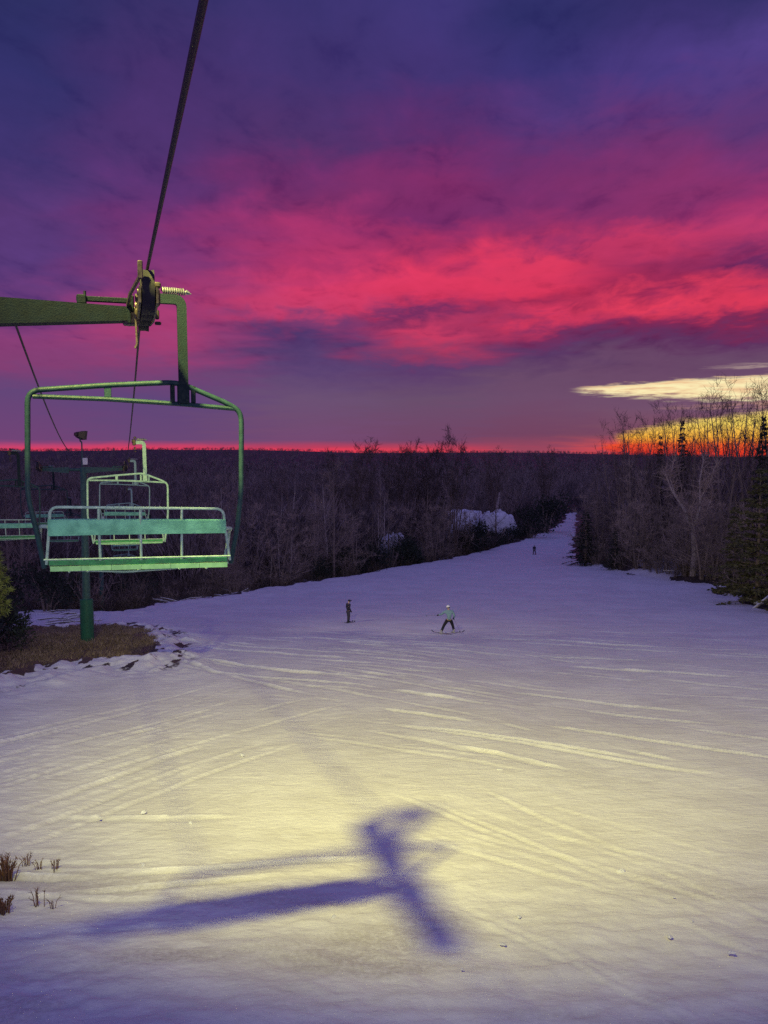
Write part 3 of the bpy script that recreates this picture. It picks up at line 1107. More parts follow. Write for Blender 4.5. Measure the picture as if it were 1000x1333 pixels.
lamp1 = light_pole(-4.33, 4.92, 7.55, (8, 22, -15))
WARM = (1.0, .93, .24)
spot('floodlight_lamp', lamp1, (5.5, 33, -8.9), 24500, 87, 1.0, WARM, .24)
spot('floodlight_lamp', lamp2, (32, 84, -7), 7000, 80, 1.0, (1, .88, .60), .08)
spot('floodlight_lamp', fill_lamp, (-3.0, 9.6, -2.6), 8200, 17, .8, (.93, 1.0, .80), .12)  # added narrow fill from out of view, brightens the chair backs


# ------------------------------------------------------------------ trees
def rnd_dir(R, up=0.):
    while True:
        v = Vector((R.uniform(-1, 1), R.uniform(-1, 1), R.uniform(-1, 1)))
        if .05 < v.length < 1:
            v.normalize()
            v.z += up
            return v.normalized()


def bare_tree_mesh(seed, H=14., stems=1, spread=.5, limbs=13, subs=6, twigs=9, tw=.022, low=.22, upright=.8, lean=(0, 0)):
    R = random.Random(seed)
    T, C = MB(), MB()
    for s in range(stems):
        pts, rr = [], []
        if stems > 1:
            an = 2 * PI * s / stems + R.uniform(-.5, .5)
            out = Vector((math.cos(an), math.sin(an), 0)) * R.uniform(.10, .22)
        else:
            out = Vector((lean[0], lean[1], 0))
        h = H * R.uniform(.85, 1) if stems > 1 else H
        r0 = H * .0115 / (stems ** .3)
        w = Vector((0, 0, 0))
        for k in range(9):
            t = k / 8
            w += Vector((R.uniform(-1, 1), R.uniform(-1, 1), 0)) * H * .006
            pts.append(Vector((0, 0, t * h - .3 * (k == 0))) + out * (t ** 1.2) * h + w)
            rr.append(r0 * (1 - t) ** .8 * (1.25 if k == 0 else 1) + .012)
        T.tube(pts, rr, 7)

        def along(t):
            f = min(max(t, 0), .999) * 8
            i = int(f)
            return pts[i].lerp(pts[i + 1], f - i), r0 * (1 - t) ** .8
        n1 = max(5, limbs // stems + 3) if stems > 1 else limbs
        for i in range(n1):
            t = low + (1 - low) * ((i + R.random()) / n1)
            p, r_ = along(t)
            an = R.uniform(0, 2 * PI)
            d = (Vector((math.cos(an), math.sin(an), 0)) * spread + Vector((0, 0, upright * R.uniform(.6, 1.25)))).normalized()
            L = H * R.uniform(.22, .38) * (1.1 - .65 * t)
            q = [p]
            dd = d.copy()
            for k in range(4):
                dd = (dd + Vector((R.uniform(-1, 1), R.uniform(-1, 1), R.uniform(-.5, .9))) * .18).normalized()
                q.append(q[-1] + dd * L / 4)
            rl = min(r_ * .6, .05 * H / 14 + .012)
            T.tube(q, [rl, rl * .8, rl * .58, rl * .36, .008], 5, cap=False)
            for j in range(subs):
                u = R.uniform(.25, 1.)
                f = min(u * 4, 3.99)
                b = q[int(f)].lerp(q[int(f) + 1], f - int(f))
                e = (d * .8 + rnd_dir(R, .35)).normalized()
                l2 = L * R.uniform(.25, .5)
                b2 = b + e * l2 * .5 + rnd_dir(R) * l2 * .06
                b3 = b + e * l2 + rnd_dir(R, .3) * l2 * .15
                C.tube([b, b2, b3], [.018, .013, .005], 3, cap=False)
                for m in range(twigs):
                    v = R.uniform(.1, 1)
                    c = b.lerp(b2, v * 2) if v < .5 else b2.lerp(b3, v * 2 - 1)
                    e2 = (e * .7 + rnd_dir(R, .35)).normalized()
                    l3 = R.uniform(.35, 1.05) * H / 14
                    sd = e2.cross(rnd_dir(R)).normalized() * tw * .5
                    tip = c + e2 * l3
                    C.tri(c - sd, c + sd, tip)
                    c2 = c.lerp(tip, .45)
                    e3 = (e2 + rnd_dir(R, .2) * .8).normalized()
                    C.tri(c2 - sd * .7, c2 + sd * .7, c2 + e3 * l3 * .55)
    return T, C


def conifer_mesh(seed, H=10., width=.3, layers=15, per=7, bare=.06, droop=.25, leaf=.30, dens=1., rag=.3):
    R = random.Random(seed)
    T, C = MB(), MB()
    T.tube([(0, 0, -.3), (0, 0, H * .5), (0, 0, H * .99)], [H * .016, H * .010, .01], 7)
    for i in range(layers):
        t = bare + (1 - bare) * (i + R.uniform(0, .6)) / layers
        z = t * H
        Lm = H * width * (1 - t) ** .85 + H * .012
        n = max(3, int(per * (1 - .5 * t)))
        for k in range(n):
            an = 2 * PI * (k + R.uniform(-.35, .35)) / n + i * 1.3
            L = Lm * R.uniform(1 - rag, 1 + rag * .6)
            d = Vector((math.cos(an), math.sin(an), 0))
            up = R.uniform(.0, .3)
            p = [Vector((0, 0, z)) + d * L * u + Vector((0, 0, L * (up * u - droop * u * u * 1.6 + .12 * u ** 4))) for u in (0, .35, .7, 1)]
            T.tube(p, [.03, .022, .014, .006], 3, cap=False)
            m = int((6 + L * 10) * dens)
            for j in range(m):
                u = R.uniform(.12, 1.02)
                f = min(u * 3, 2.99)
                c = p[min(int(f), 2)].lerp(p[min(int(f), 2) + 1], f - int(f))
                sd = Vector((-d.y, d.x, 0)) * (1 if R.random() < .5 else -1)
                e = (d * R.uniform(.2, 1) + sd * R.uniform(.3, 1.1) + Vector((0, 0, R.uniform(-.55, .35)))).normalized()
                l3 = leaf * R.uniform(.7, 1.6) * (.6 + .7 * (1 - u))
                nn = e.cross(rnd_dir(R)).normalized() * leaf * .24
                a = c + rnd_dir(R) * leaf * .25
                C.add((a - nn * .5, a + e * l3 * .5 - nn, a + e * l3, a + e * l3 * .5 + nn, ), [(0, 1, 2, 3)])
    return T, C


def shrub_mesh(seed, H=3., W=2.4, n=900, leaf=.22):
    R = random.Random(seed)
    T, C = MB(), MB()
    blobs = [(Vector((R.uniform(-.5, .5) * W, R.uniform(-.5, .5) * W, R.uniform(.3, .8) * H)), R.uniform(.25, .45) * W) for _ in range(9)]
    for b, r_ in blobs:
        T.tube([(b.x * .15, b.y * .15, -.2), (b.x * .5, b.y * .5, b.z * .6), b], [.07, .045, .012], 5, cap=False)
    for k in range(n):
        b, r_ = blobs[k % len(blobs)]
        v = rnd_dir(R)
        p = b + Vector((v.x, v.y, v.z * .8)) * r_ * R.uniform(.35, 1.1)
        if p.z < .05:
            p.z = R.uniform(.05, .5)
        e = (v + rnd_dir(R, .3)).normalized()
        nn = e.cross(rnd_dir(R)).normalized() * leaf * .25
        C.add((p - nn * .5, p + e * leaf * .6 - nn, p + e * leaf * 1.3, p + e * leaf * .6 + nn), [(0, 1, 2, 3)])
    return T, C


def twigbush_mesh(seed, H=3., n=70, tw=.03):
    R = random.Random(seed)
    T, C = MB(), MB()
    for k in range(n // 6):
        an = R.uniform(0, 2 * PI)
        o = Vector((math.cos(an), math.sin(an), 0)) * R.uniform(.05, .35)
        d = (o.normalized() * R.uniform(.1, .6) + Vector((0, 0, 1))).normalized()
        L = H * R.uniform(.6, 1)
        q = [o + Vector((0, 0, -.1)), o + d * L * .5, o + d * L + rnd_dir(R) * .2]
        T.tube(q, [.03, .02, .006], 4, cap=False)
        for j in range(22):
            u = R.uniform(.25, 1)
            c = q[0].lerp(q[1], u * 2) if u < .5 else q[1].lerp(q[2], u * 2 - 1)
            e = (d * .6 + rnd_dir(R, .3)).normalized()
            l3 = R.uniform(.3, .9) * H / 3
            sd = e.cross(rnd_dir(R)).normalized() * tw * .5
            C.tri(c - sd, c + sd, c + e * l3)
    return T, C


def plant_proto(name, meshes, mt, mc, crown='crown'):
    T, C = meshes
    return {'name': name, 'T': T.mesh('trunk', mt, True), 'C': C.mesh(crown, mc, False), 'crown': crown}


N_TREES = [0]


def place(pr, loc, s, rot, label, cat, group=None, sxy=1., tilt=(0, 0)):
    o = bpy.data.objects.new(pr['name'], None)
    COL.objects.link(o)
    o.location = loc
    if pr['name'] == 'bare_tree':
        s *= .9
    o.scale = (s * sxy, s * sxy, s)
    o.rotation_euler = (tilt[0], tilt[1], rot)
    tag(o, label, cat, group)
    link('trunk', pr['T'], o)
    link(pr['crown'], pr['C'], o)
    N_TREES[0] += 1
    return o


BT = [plant_proto('bare_tree', bare_tree_mesh(100 + k, 14, 1, .55, 15, 6, 8, .024), M['bark'], M['twig']) for k in range(4)]
BD = [plant_proto('bare_tree', bare_tree_mesh(140 + k, 14, 1, .6, 15, 6, 9, .026, low=.12), M['bark'], M['twigd']) for k in range(3)]
BV = [plant_proto('bare_tree', bare_tree_mesh(170 + k, 14, 3, .5, 24, 4, 4, .026, upright=.95, low=.3), M['bark'], M['twigd']) for k in range(3)]
BB = [plant_proto('bare_tree', bare_tree_mesh(150 + k, 14, 2, .95, 26, 6, 9, .03, low=.04, upright=.5), M['bark'], M['twig']) for k in range(3)]
BP = [plant_proto('bare_tree', bare_tree_mesh(190 + k, 14, 1, .5, 12, 5, 6, .022, lean=(.06, 0)), M['pbark'], M['twig']) for k in range(2)]
BK = [plant_proto('bare_tree', bare_tree_mesh(180 + k, 14, 4, .4, 28, 6, 5, .05, low=.35, upright=.9), M['twigd'], M['twigd']) for k in range(2)]
EV = [plant_proto('evergreen_tree', conifer_mesh(200 + k, 10, .26, 32, 7, .03, .30, .28, 1.3, .55), M['bark'], M['needle']) for k in range(3)]
EO = [plant_proto('evergreen_tree', conifer_mesh(220 + k, 10, .28, 19, 9, .02, .15, .32, 1.7, .5), M['bark'], M['needleo']) for k in range(2)]
SH = [plant_proto('evergreen_shrub', shrub_mesh(240 + k, 3, 2.6, 1000, .2), M['bark'], M['needle'], 'foliage') for k in range(3)]
TB = [plant_proto('bare_shrub', twigbush_mesh(260 + k), M['bark'], M['twig'], 'twigs') for k in range(3)]
TBD = [plant_proto('bare_shrub', twigbush_mesh(270 + k), M['bark'], M['twigd'], 'twigs') for k in range(2)]

R = random.Random(77)


def piste_d(x, y):
    return float(sdf(snow_poly, np.array([x]), np.array([y]))[0])


def top_h(Y, py, gzv):
    return at(500, py, Y).z - gzv


used = []


def free(x, y, d):
    for a, b in used:
        if (a - x) ** 2 + (b - y) ** 2 < d * d:
            return False
    return True


GL = 'leafless trees of the wood left of the slope'
GR = 'leafless trees of the wood right of the slope'
LL = 'dark leafless tree in the crowded wood between the lift and the slope bend'
LR = 'dark leafless tree in the crowded wood along the right edge of the slope'
# left wood
n = 0
tries = 0
while n < 92 and tries < 20000:
    tries += 1
    Y = 74 + 190 * R.random() ** 1.35
    x0 = -.56 * Y
    X = R.uniform(x0, .27 * Y)
    px = 500 + F * X / Y
    sd = piste_d(X, Y)
    if sd > -3.5:
        continue
    if X > np.interp(Y, [0, 60, 100, 200, 300], [0, 8, 12, 44, 64]):
        continue
    lx = (X - (LX0 + LK * Y)) * N.x
    if -7.5 < lx < 3.5 and Y < 115:
        continue
    # openings where snow shows through
    if 618 < px < 690 and Y < 185:
        continue
    if not free(X, Y, 2.2 + Y * .012):
        continue
    g = gz(X, Y)
    pt = R.uniform(588, 655) if Y > 120 else R.uniform(596, 670)
    if px < 345:
        pt = R.uniform(608, 690)
    h = min(max(top_h(Y, pt, g), 5.5), 21)
    pr = R.choice(BT + BD) if R.random() < .84 else BP[0]
    place(pr, (X, Y, g - .1), h / 14, R.uniform(0, 6.28), 'pale trunked leafless tree in the wood left of the slope' if pr is BP[0] else LL, 'tree', GL if pr is not BP[0] else 'pale trunked trees left of the slope', R.uniform(.9, 1.25))
    used.append((X, Y))
    n += 1
# right wood
n = 0
tries = 0
while n < 58 and tries < 20000:
    tries += 1
    Y = 62 + 190 * R.random() ** 1.5
    X = R.uniform(.2 * Y, .62 * Y)
    sd = piste_d(X, Y)
    if sd > -2.5:
        continue
    if X < np.interp(Y, [0, 60, 100, 200, 300], [0, 8, 12, 44, 64]):
        continue
    if not free(X, Y, 1.8 + Y * .011):
        continue
    g = gz(X, Y)
    px = 500 + F * X / Y
    pt = R.uniform(590, 665) if px > 780 else R.uniform(598, 640)
    h = min(max(top_h(Y, pt, g), 4.5), 20)
    pr = R.choice(BT + BD + BD)
    place(pr, (X, Y, g - .1), h / 14, R.uniform(0, 6.28), LR, 'tree', GR, R.uniform(.9, 1.25))
    used.append((X, Y))
    n += 1

# bushy low branched trees filling both edges
def edge_pt(w, i0, i1, lo, hi):
    i = R.uniform(i0, min(i1, len(w) - 1.01))
    a, b = w[int(i)], w[int(i) + 1]
    f = i - int(i)
    X, Y = a[0] + (b[0] - a[0]) * f, a[1] + (b[1] - a[1]) * f
    o = Vector((X, Y, 0)).normalized() * R.uniform(lo, hi)
    return X + o.x, Y + o.y


n = 0
while n < 52:
    X, Y = edge_pt(right_w, 4.2, 11, 2, 16)
    if piste_d(X, Y) < -1.8:
        g = gz(X, Y)
        px = 500 + F * X / Y
        h = min(max(top_h(Y, R.uniform(610, 715), g), 3.5), 11)
        place(R.choice(BB), (X, Y, g - .1), h / 14, R.uniform(0, 6), 'bushy leafless young tree, branched to the ground, lining the right edge of the snow', 'tree', 'bushy young trees along the right edge', R.uniform(.9, 1.4))
    n += 1
n = 0
while n < 52:
    X, Y = edge_pt(left_w, 6, 14.5, 2, 22)
    px = 500 + F * X / Y
    if piste_d(X, Y) < -1.8:
        g = gz(X, Y)
        pt = R.uniform(625, 715) if not 610 < px < 700 else R.uniform(682, 694)
        h = min(max(top_h(Y, pt, g), 2.5), 12)
        place(R.choice(BB), (X, Y, g - .1), h / 14, R.uniform(0, 6), 'bushy leafless young tree, branched to the ground, behind the left edge of the snow', 'tree', 'bushy young trees along the left edge', R.uniform(.9, 1.4))
    n += 1

# tall thin trees against the sunset
for k, (px, pt, Y, vs) in enumerate([(803, 545, 118, 0), (812, 538, 110, 1), (822, 520, 104, 0), (836, 532, 115, 2), (850, 528, 100, 1), (866, 525, 108, 0), (882, 515, 118, 2), (897, 520, 98, 1), (910, 512, 112, 0), (925, 500, 100, 2), (941, 486, 92, 1), (952, 500, 106, 0), (964, 483, 96, 2), (978, 487, 88, 0), (992, 482, 94, 1), (1012, 478, 90, 2)]):
    b = at(px, 700, Y)
    Y += 30
    b = at(px, 700, Y)
    g = gz(b.x, Y)
    h = top_h(Y, pt, g)
    place(BV[vs], (b.x, Y, g - .1), h / 14, R.uniform(0, 6.28), 'tall thin leafless tree standing up against the yellow sunset at the right', 'tree', 'tall bare trees against the sunset', .85)
# trees breaking the far skyline
for (px, pt, Y, w, lab) in [(447, 570, 150, 1.2, 'rounded leafless treetop breaking the skyline left of centre'), (593, 557, 156, .75, 'tallest many stemmed leafless tree breaking the skyline near the centre')]:
    b = at(px, 700, Y)
    g = gz(b.x, Y)
    place(BK[1] if px > 500 else BK[0], (b.x, Y, g - .1), top_h(Y, pt, g) / 14, 1., lab, 'tree', None, w)
for (px, pt, Y) in [(475, 580, 175), (512, 579, 180), (526, 577, 172), (548, 579, 176), (562, 580, 180), (640, 584, 240), (708, 583, 235)]:
    b = at(px, 700, Y)
    g = gz(b.x, Y)
    place(BK[R.randrange(2)], (b.x, Y, g - .1), top_h(Y, pt, g) / 14 * 1.03, R.uniform(0, 6), 'slender leafless treetop just clearing the dark skyline', 'tree', 'treetops just clearing the skyline', .8)

# evergreens with a place of their own
for (px, pb, pt, w, pr, lab) in [
    (709, 694, 640, .95, SH[0], 'broad dark evergreen standing at the left of the slope bend'),
    (690, 701, 652, .8, SH[1], 'smaller dark evergreen left of the broad one by the slope bend'),
    (762, 737, 664, 1.35, EV[2], 'dark layered spruce at the right of the slope bend, branches reaching over the snow'),
    (856, 742, 566, .45, EV[0], 'slim dark evergreen top left of the taller one before the sunset'),
    (884, 742, 544, .5, EV[1], 'taller pointed dark evergreen before the orange sunset glow'),
    (988, 770, 540, .5, EV[2], 'pointed dark evergreen before the sunset at the right edge'),
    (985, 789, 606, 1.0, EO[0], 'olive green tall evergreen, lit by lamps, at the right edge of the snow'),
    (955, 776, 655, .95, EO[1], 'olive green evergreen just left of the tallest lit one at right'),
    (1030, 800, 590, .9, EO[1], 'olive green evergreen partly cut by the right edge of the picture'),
    (800, 744, 690, 1.3, EV[0], 'low dark evergreen in the brush right of the bend spruce'),
]:
    p = gpt(px, pb)
    d = -piste_d(p.x, p.y)
    p2 = p + Vector((p.x, p.y, 0)).normalized() * (26 if w < .6 else 2.5)
    p2.z = gz(p2.x, p2.y)
    h = top_h(p2.y, pt, p2.z)
    place(pr, p2 - Vector((0, 0, .1)), h / (3 if pr in SH else 10), R.uniform(0, 6), lab, 'tree', None, w)
# scattered evergreens inside the woods
n = 0
while n < 12:
    Y = R.uniform(85, 240)
    X = R.uniform(-.5 * Y, .5 * Y)
    if piste_d(X, Y) > -4 or not free(X, Y, 3):
        continue
    lx = (X - (LX0 + LK * Y)) * N.x
    if -7.5 < lx < 3.5 and Y < 115:
        continue
    px = 500 + F * X / Y
    if 615 < px < 700:
        continue
    g = gz(X, Y)
    h = min(max(top_h(Y, R.uniform(615, 675), g), 4), 13)
    place(R.choice(EV), (X, Y, g - .1), h / 10, R.uniform(0, 6), 'dark evergreen standing among the leafless trees of the woods', 'tree', 'evergreens among the bare woods', R.uniform(.9, 1.3))
    used.append((X, Y))
    n += 1
# dark evergreen thicket along the left edge of the piste
for k in range(26):
    px = R.uniform(405, 545)
    pb = 757 - (px - 405) * .155 - R.uniform(1, 9)
    p = gpt(px, pb)
    p2 = p + Vector((p.x, p.y, 0)).normalized() * R.uniform(2.5, 8)
    p2.z = gz(p2.x, p2.y)
    h = R.uniform(2.6, 6.5)
    place(R.choice(SH), p2 - Vector((0, 0, .2)), h / 3, R.uniform(0, 6), 'dark evergreen shrub of the thicket at the left edge of the snow', 'shrub', 'evergreen thicket left of the slope', R.uniform(.55, .8))

# the pale leaning tree at the right
p = gpt(909, 757)
p.y += 2
p.z = gz(p.x, p.y)
T, C = MB(), MB()
Rr = random.Random(3)
k = p.y / F


def lp(dx, dz, dy=0.):
    return Vector((dx * k, dy, dz * k))


limbs_ = [([lp(0, -4), lp(2, 30), lp(-1, 62)], [.42, .34, .28]),
          ([lp(-1, 60), lp(-12, 88, .3), lp(-28, 112, .5), lp(-40, 140, .2)], [.24, .18, .11, .03]),
          ([lp(-1, 60), lp(6, 92, -.4), lp(4, 126, -.6), lp(10, 158, -.3)], [.22, .16, .09, .03]),
          ([lp(0, 62), lp(20, 86, .8), lp(30, 112, 1.2)], [.14, .09, .02]),
          ([lp(-24, 106, .5), lp(-30, 130, .8), lp(-24, 152, .9)], [.10, .06, .02]),
          ([lp(5, 100, -.4), lp(16, 124, -.9), lp(24, 150, -1)], [.09, .06, .02])]
for pts, rr in limbs_:
    T.tube(pts, rr, 8)
    for j in range(60 if len(pts) > 2 and rr[0] < .3 else 0):
        u = Rr.random() * (len(pts) - 1)
        c = pts[int(u)].lerp(pts[int(u) + 1], u - int(u))
        e = rnd_dir(Rr, .7)
        l3 = Rr.uniform(.8, 2.4)
        C.tube([c, c + e * l3 * .5, c + e * l3 + rnd_dir(Rr) * .3], [.03, .02, .006], 3, cap=False)
        for q in range(5):
            e2 = (e + rnd_dir(Rr, .2)).normalized()
            s_ = e2.cross(rnd_dir(Rr)).normalized() * .014
            c2 = c + e * l3 * Rr.random()
            C.tri(c2 - s_, c2 + s_, c2 + e2 * Rr.uniform(.5, 1.2))
o = thing('bare_tree', 'pale forked leafless tree standing forward at the right edge of the snow', 'tree', p)
T.build('trunk', M['pbark'], o)
C.build('crown', M['twig'], o, smooth=False)

# birch-like pale stems in the left wood
for (px, pb, pt) in [(365, 752, 668), (352, 758, 690), (500, 735, 632), (560, 727, 668), (493, 738, 650), (378, 752, 672)]:
    p = gpt(px, pb)
    p2 = p + Vector((p.x, p.y, 0)).normalized() * 2.2
    p2.z = gz(p2.x, p2.y)
    place(BP[R.randrange(2)], p2, top_h(p2.y, pt, p2.z) / 14, R.uniform(0, 6), 'pale barked thin tree at the front of the left wood', 'tree', 'pale thin trees at the front of the left wood', .8)

# bare shrubs along both edges and around the lift cut
n = 0
while n < 120:
    side = R.random()
    if side < .45:
        i = R.uniform(4, len(left_w) - 1.01)
        a, b = left_w[int(i)], left_w[int(i) + 1]
        lab, grp = 'leafless shrub crowding the left edge of the snow', 'bare shrubs along the left edge'
    elif side < .85:
        i = R.uniform(3, len(right_w) - 1.01)
        a, b = right_w[int(i)], right_w[int(i) + 1]
        lab, grp = 'leafless shrub crowding the right edge of the snow', 'bare shrubs along the right edge'
    else:
        i = R.uniform(0, 4)
        a, b = left_w[int(i)], left_w[int(i) + 1]
        lab, grp = 'leafless shrub in the brush beyond the brown grass patch', 'bare shrubs beyond the grass patch'
    f = i - int(i)
    X, Y = a[0] + (b[0] - a[0]) * f, a[1] + (b[1] - a[1]) * f
    out = Vector((X, Y, 0)).normalized() * R.uniform(1, 9)
    X, Y = X + out.x + R.uniform(-2, 2), Y + out.y
    if piste_d(X, Y) > -1.2:
        continue
    g = gz(X, Y)
    h = R.uniform(1.6, 4.2)
    place(R.choice(TB + TBD), (X, Y, g - .1), h / 3, R.uniform(0, 6), lab, 'shrub', grp, R.uniform(.9, 1.4))
    n += 1

# low growth hiding the foot of the snowy clearing
for k in range(22):
    px = 598 + 102 * (k + R.random()) / 22
    pb = np.interp(px, [580, 620, 660, 700], [728, 720, 709, 696]) - 2
    p = gpt(px, pb)
    p2 = p + Vector((p.x, p.y, 0)).normalized() * R.uniform(3, 9)
    p2.z = gz(p2.x, p2.y)
    h = max(1.5, top_h(p2.y, R.uniform(677, 690) if px > 625 else R.uniform(668, 686), p2.z))
    if k % 3:
        place(SH[k % 3], p2 - Vector((0, 0, .1)), h / 3, R.uniform(0, 6), 'dark low bush below the heaped snow mound', 'shrub', 'dark bushes below the snow mound', R.uniform(.6, .9))
    else:
        place(TB[k % 3], p2 - Vector((0, 0, .1)), h / 3, R.uniform(0, 6), 'leafless bush below the heaped snow mound', 'shrub', 'leafless bushes below the snow mound', R.uniform(.9, 1.2))

# dark bushes at the left edge behind the brown grass
for (px, pb, Y, h, w, lab) in [(8, 850, 38.5, 2.9, 1.0, 'dark evergreen bush at the left edge on the brown grass'), (-22, 852, 37, 3.6, 1.1, 'dark evergreen bush mostly cut by the left edge'), (26, 826, 41, 1.7, .7, 'low dark evergreen bush right of the one at the left edge'), (8, 792, 56, 4.4, 1.0, 'dark tall evergreen bush behind the low ones at far left'), (62, 778, 70, 4.6, 1.2, 'dark evergreen bush left of the second lift tower'), (92, 776, 74, 4.2, 1.0, 'dark evergreen bush right behind the second lift tower'), (150, 783, 86, 4.0, 1.0, 'dark evergreen bush behind the far lift tower'), (190, 780, 88, 4.0, 1.1, 'dark evergreen bush at the snow edge under the right half of the nearest chair'), (-10, 790, 54, 5.0, 1.2, 'dark evergreen bush at far left under the cut off chair')]:
    b = at(px, pb, Y)
    g = gz(b.x, Y)
    place(SH[R.randrange(3)], (b.x, Y, g - .15), h / 3, R.uniform(0, 6), lab, 'shrub', None, w * .7)

# lamp-lit young pine reaching in at the left edge
T, C = MB(), MB()
Rr = random.Random(12)
p = at(-22, 800, 33.0)
g = gz(p.x, 33.0)
hh = at(-22, 722, 33.0).z - g
T.tube([(0, 0, -.2), (.03, 0, hh * .5), (0, 0, hh)], [.11, .07, .015], 8)
for i in range(64):
    z = hh - 2.6 * (1 - i / 64)
    an = i * 2.4
    L = (hh - z) * .4 + .5
    L = min(L, 1.05) * Rr.uniform(.75, 1.05)
    d = Vector((math.cos(an), math.sin(an), .28))
    q = [Vector((0, 0, z)), Vector((0, 0, z)) + d * L * .55, Vector((0, 0, z)) + d * L + Vector((0, 0, .10))]
    T.tube(q, [.022, .014, .006], 4, cap=False)
    for tip in (q[2], q[1].lerp(q[2], .55), q[1], q[1].lerp(q[2], .3) + Vector((-d.y, d.x, 0)) * .16, q[1] + Vector((d.y, -d.x, 0)) * .16):
        for j in range(26):
            e = (d * .6 + rnd_dir(Rr, .5)).normalized()
            s_ = e.cross(rnd_dir(Rr)).normalized() * .011
            C.tri(tip - s_ * 1.7, tip + s_ * 1.7, tip + e * Rr.uniform(.17, .33))
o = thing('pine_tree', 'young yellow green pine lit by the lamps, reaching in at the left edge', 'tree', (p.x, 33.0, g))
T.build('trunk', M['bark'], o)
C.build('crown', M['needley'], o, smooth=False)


# ------------------------------------------------------------------ mass vegetation (uncountable)
def tri_mesh(name, P, mat):
    P = np.asarray(P, np.float32).reshape(-1, 3)
    me = bpy.data.meshes.new(name)
    nv = len(P)
    me.vertices.add(nv)
    me.vertices.foreach_set('co', P.ravel())
    me.loops.add(nv)
    me.loops.foreach_set('vertex_index', np.arange(nv, dtype=np.int32))
    me.polygons.add(nv // 3)
    me.polygons.foreach_set('loop_start', np.arange(0, nv, 3, dtype=np.int32))
    me.update()
    me.materials.append(mat)
    return link(name, me)


def tufts(rng, cx, cy, cz, h, n, w, spread=.5, base=.0, up=1.0):
    """n thin triangles for each tuft centre"""
    m = len(cx)
    cx, cy, cz, h = [np.repeat(a, n) for a in (cx, cy, cz, h)]
    an = rng.uniform(0, 2 * PI, m * n)
    rad = rng.uniform(0, 1, m * n) ** .7
    b0 = rng.uniform(base, .75, m * n) * h
    o = np.stack([cx + np.cos(an) * rad * spread * h * .55, cy + np.sin(an) * rad * spread * h * .55, cz + b0], 1)
    e = np.stack([np.cos(an + rng.uniform(-1, 1, m * n)) * rad * spread, np.sin(an + rng.uniform(-1, 1, m * n)) * rad * spread, up * rng.uniform(.4, 1.1, m * n)], 1)
    L = (rng.uniform(.35, .75, m * n) * h)[:, None]
    tip = o + e * L
    tip[:, 2] = np.minimum(tip[:, 2], cz + h * rng.uniform(.8, 1.05, m * n))
    sa = rng.uniform(0, PI, m * n)
    sv = np.stack([np.cos(sa), np.sin(sa), np.zeros(m * n)], 1) * (w * h)[:, None] * .5
    return np.stack([o - sv, o + sv, tip], 1)


def far_forest():
    rng = np.random.default_rng(5)
    m = 17000
    Y = 120 * (2300 / 120) ** (rng.uniform(0, 1, m) ** .9)
    X = Y * rng.uniform(-.68, .68, m)
    ok = sdf(snow_poly, X, Y) < np.where(Y < 215, -13, -5)
    ok &= ~((np.abs(500 + F * X / Y - 638) < 58) & (Y < 240))
    ok &= ~((np.abs((X - (LX0 + LK * Y)) * N.x + 2) < 7) & (Y < 125))
    X, Y = X[ok], Y[ok]
    Z = ground(X, Y)
    h = rng.uniform(8, 15, len(X)) * np.interp(Y, [700, 1300, 1700], [1, .8, .55])
    lim = np.interp(500 + F * X / Y, [-400, 0, 300, 640, 1000, 1400], [579, 581, 584, 588, 592, 594])
    ztop = (588.4 - lim) / F * Y * 1.0
    h = np.where(Y < 1000, np.minimum(h, np.maximum(ztop - Z - rng.uniform(0, 3, len(X)), 3)), h)
    far = Y > 650
    P = []
    for msk, n, w in ((~far, 34, .017), (far, 22, .05)):
        P.append(tufts(rng, X[msk], Y[msk], Z[msk] - .3, h[msk], n, w, .55, .05))
    tr = np.concatenate([p.reshape(-1, 3) for p in P])
    tag(tri_mesh('far_forest', tr, M['far']), 'far leafless forest covering the hills out to the skyline', 'forest', kind='stuff')
    print('far forest tris', len(tr) // 3)


far_forest()


def undergrowth():
    rng = np.random.default_rng(8)
    m = 60000
    Y = 46 + 200 * rng.uniform(0, 1, m) ** 1.4
    X = Y * rng.uniform(-.62, .62, m)
    sd = sdf(snow_poly, X, Y)
    lx = (X - (LX0 + LK * Y)) * N.x
    ok = (sd < -.6) & (sd > -45)
    ok &= ~((np.abs(lx) < 2) & (Y < 80) & (rng.uniform(0, 1, m) < .5))
    X, Y, sd = X[ok], Y[ok], sd[ok]
    cl = fbm(X / 5, Y / 8, 3, 61)
    k = (cl > -.12)
    X, Y, sd = X[k][:17000], Y[k][:17000], sd[k][:17000]
    Z = ground(X, Y)
    h = rng.uniform(.7, 2.6, len(X)) * np.clip(.45 + (-sd) / 7, .45, 1.25)
    P = tufts(rng, X, Y, Z - .1, h, 13, .02, .9, 0., .9)
    tag(tri_mesh('undergrowth', P, M['litter']), 'tangled brown undergrowth filling the ground below the trees', 'undergrowth', kind='stuff')


undergrowth()


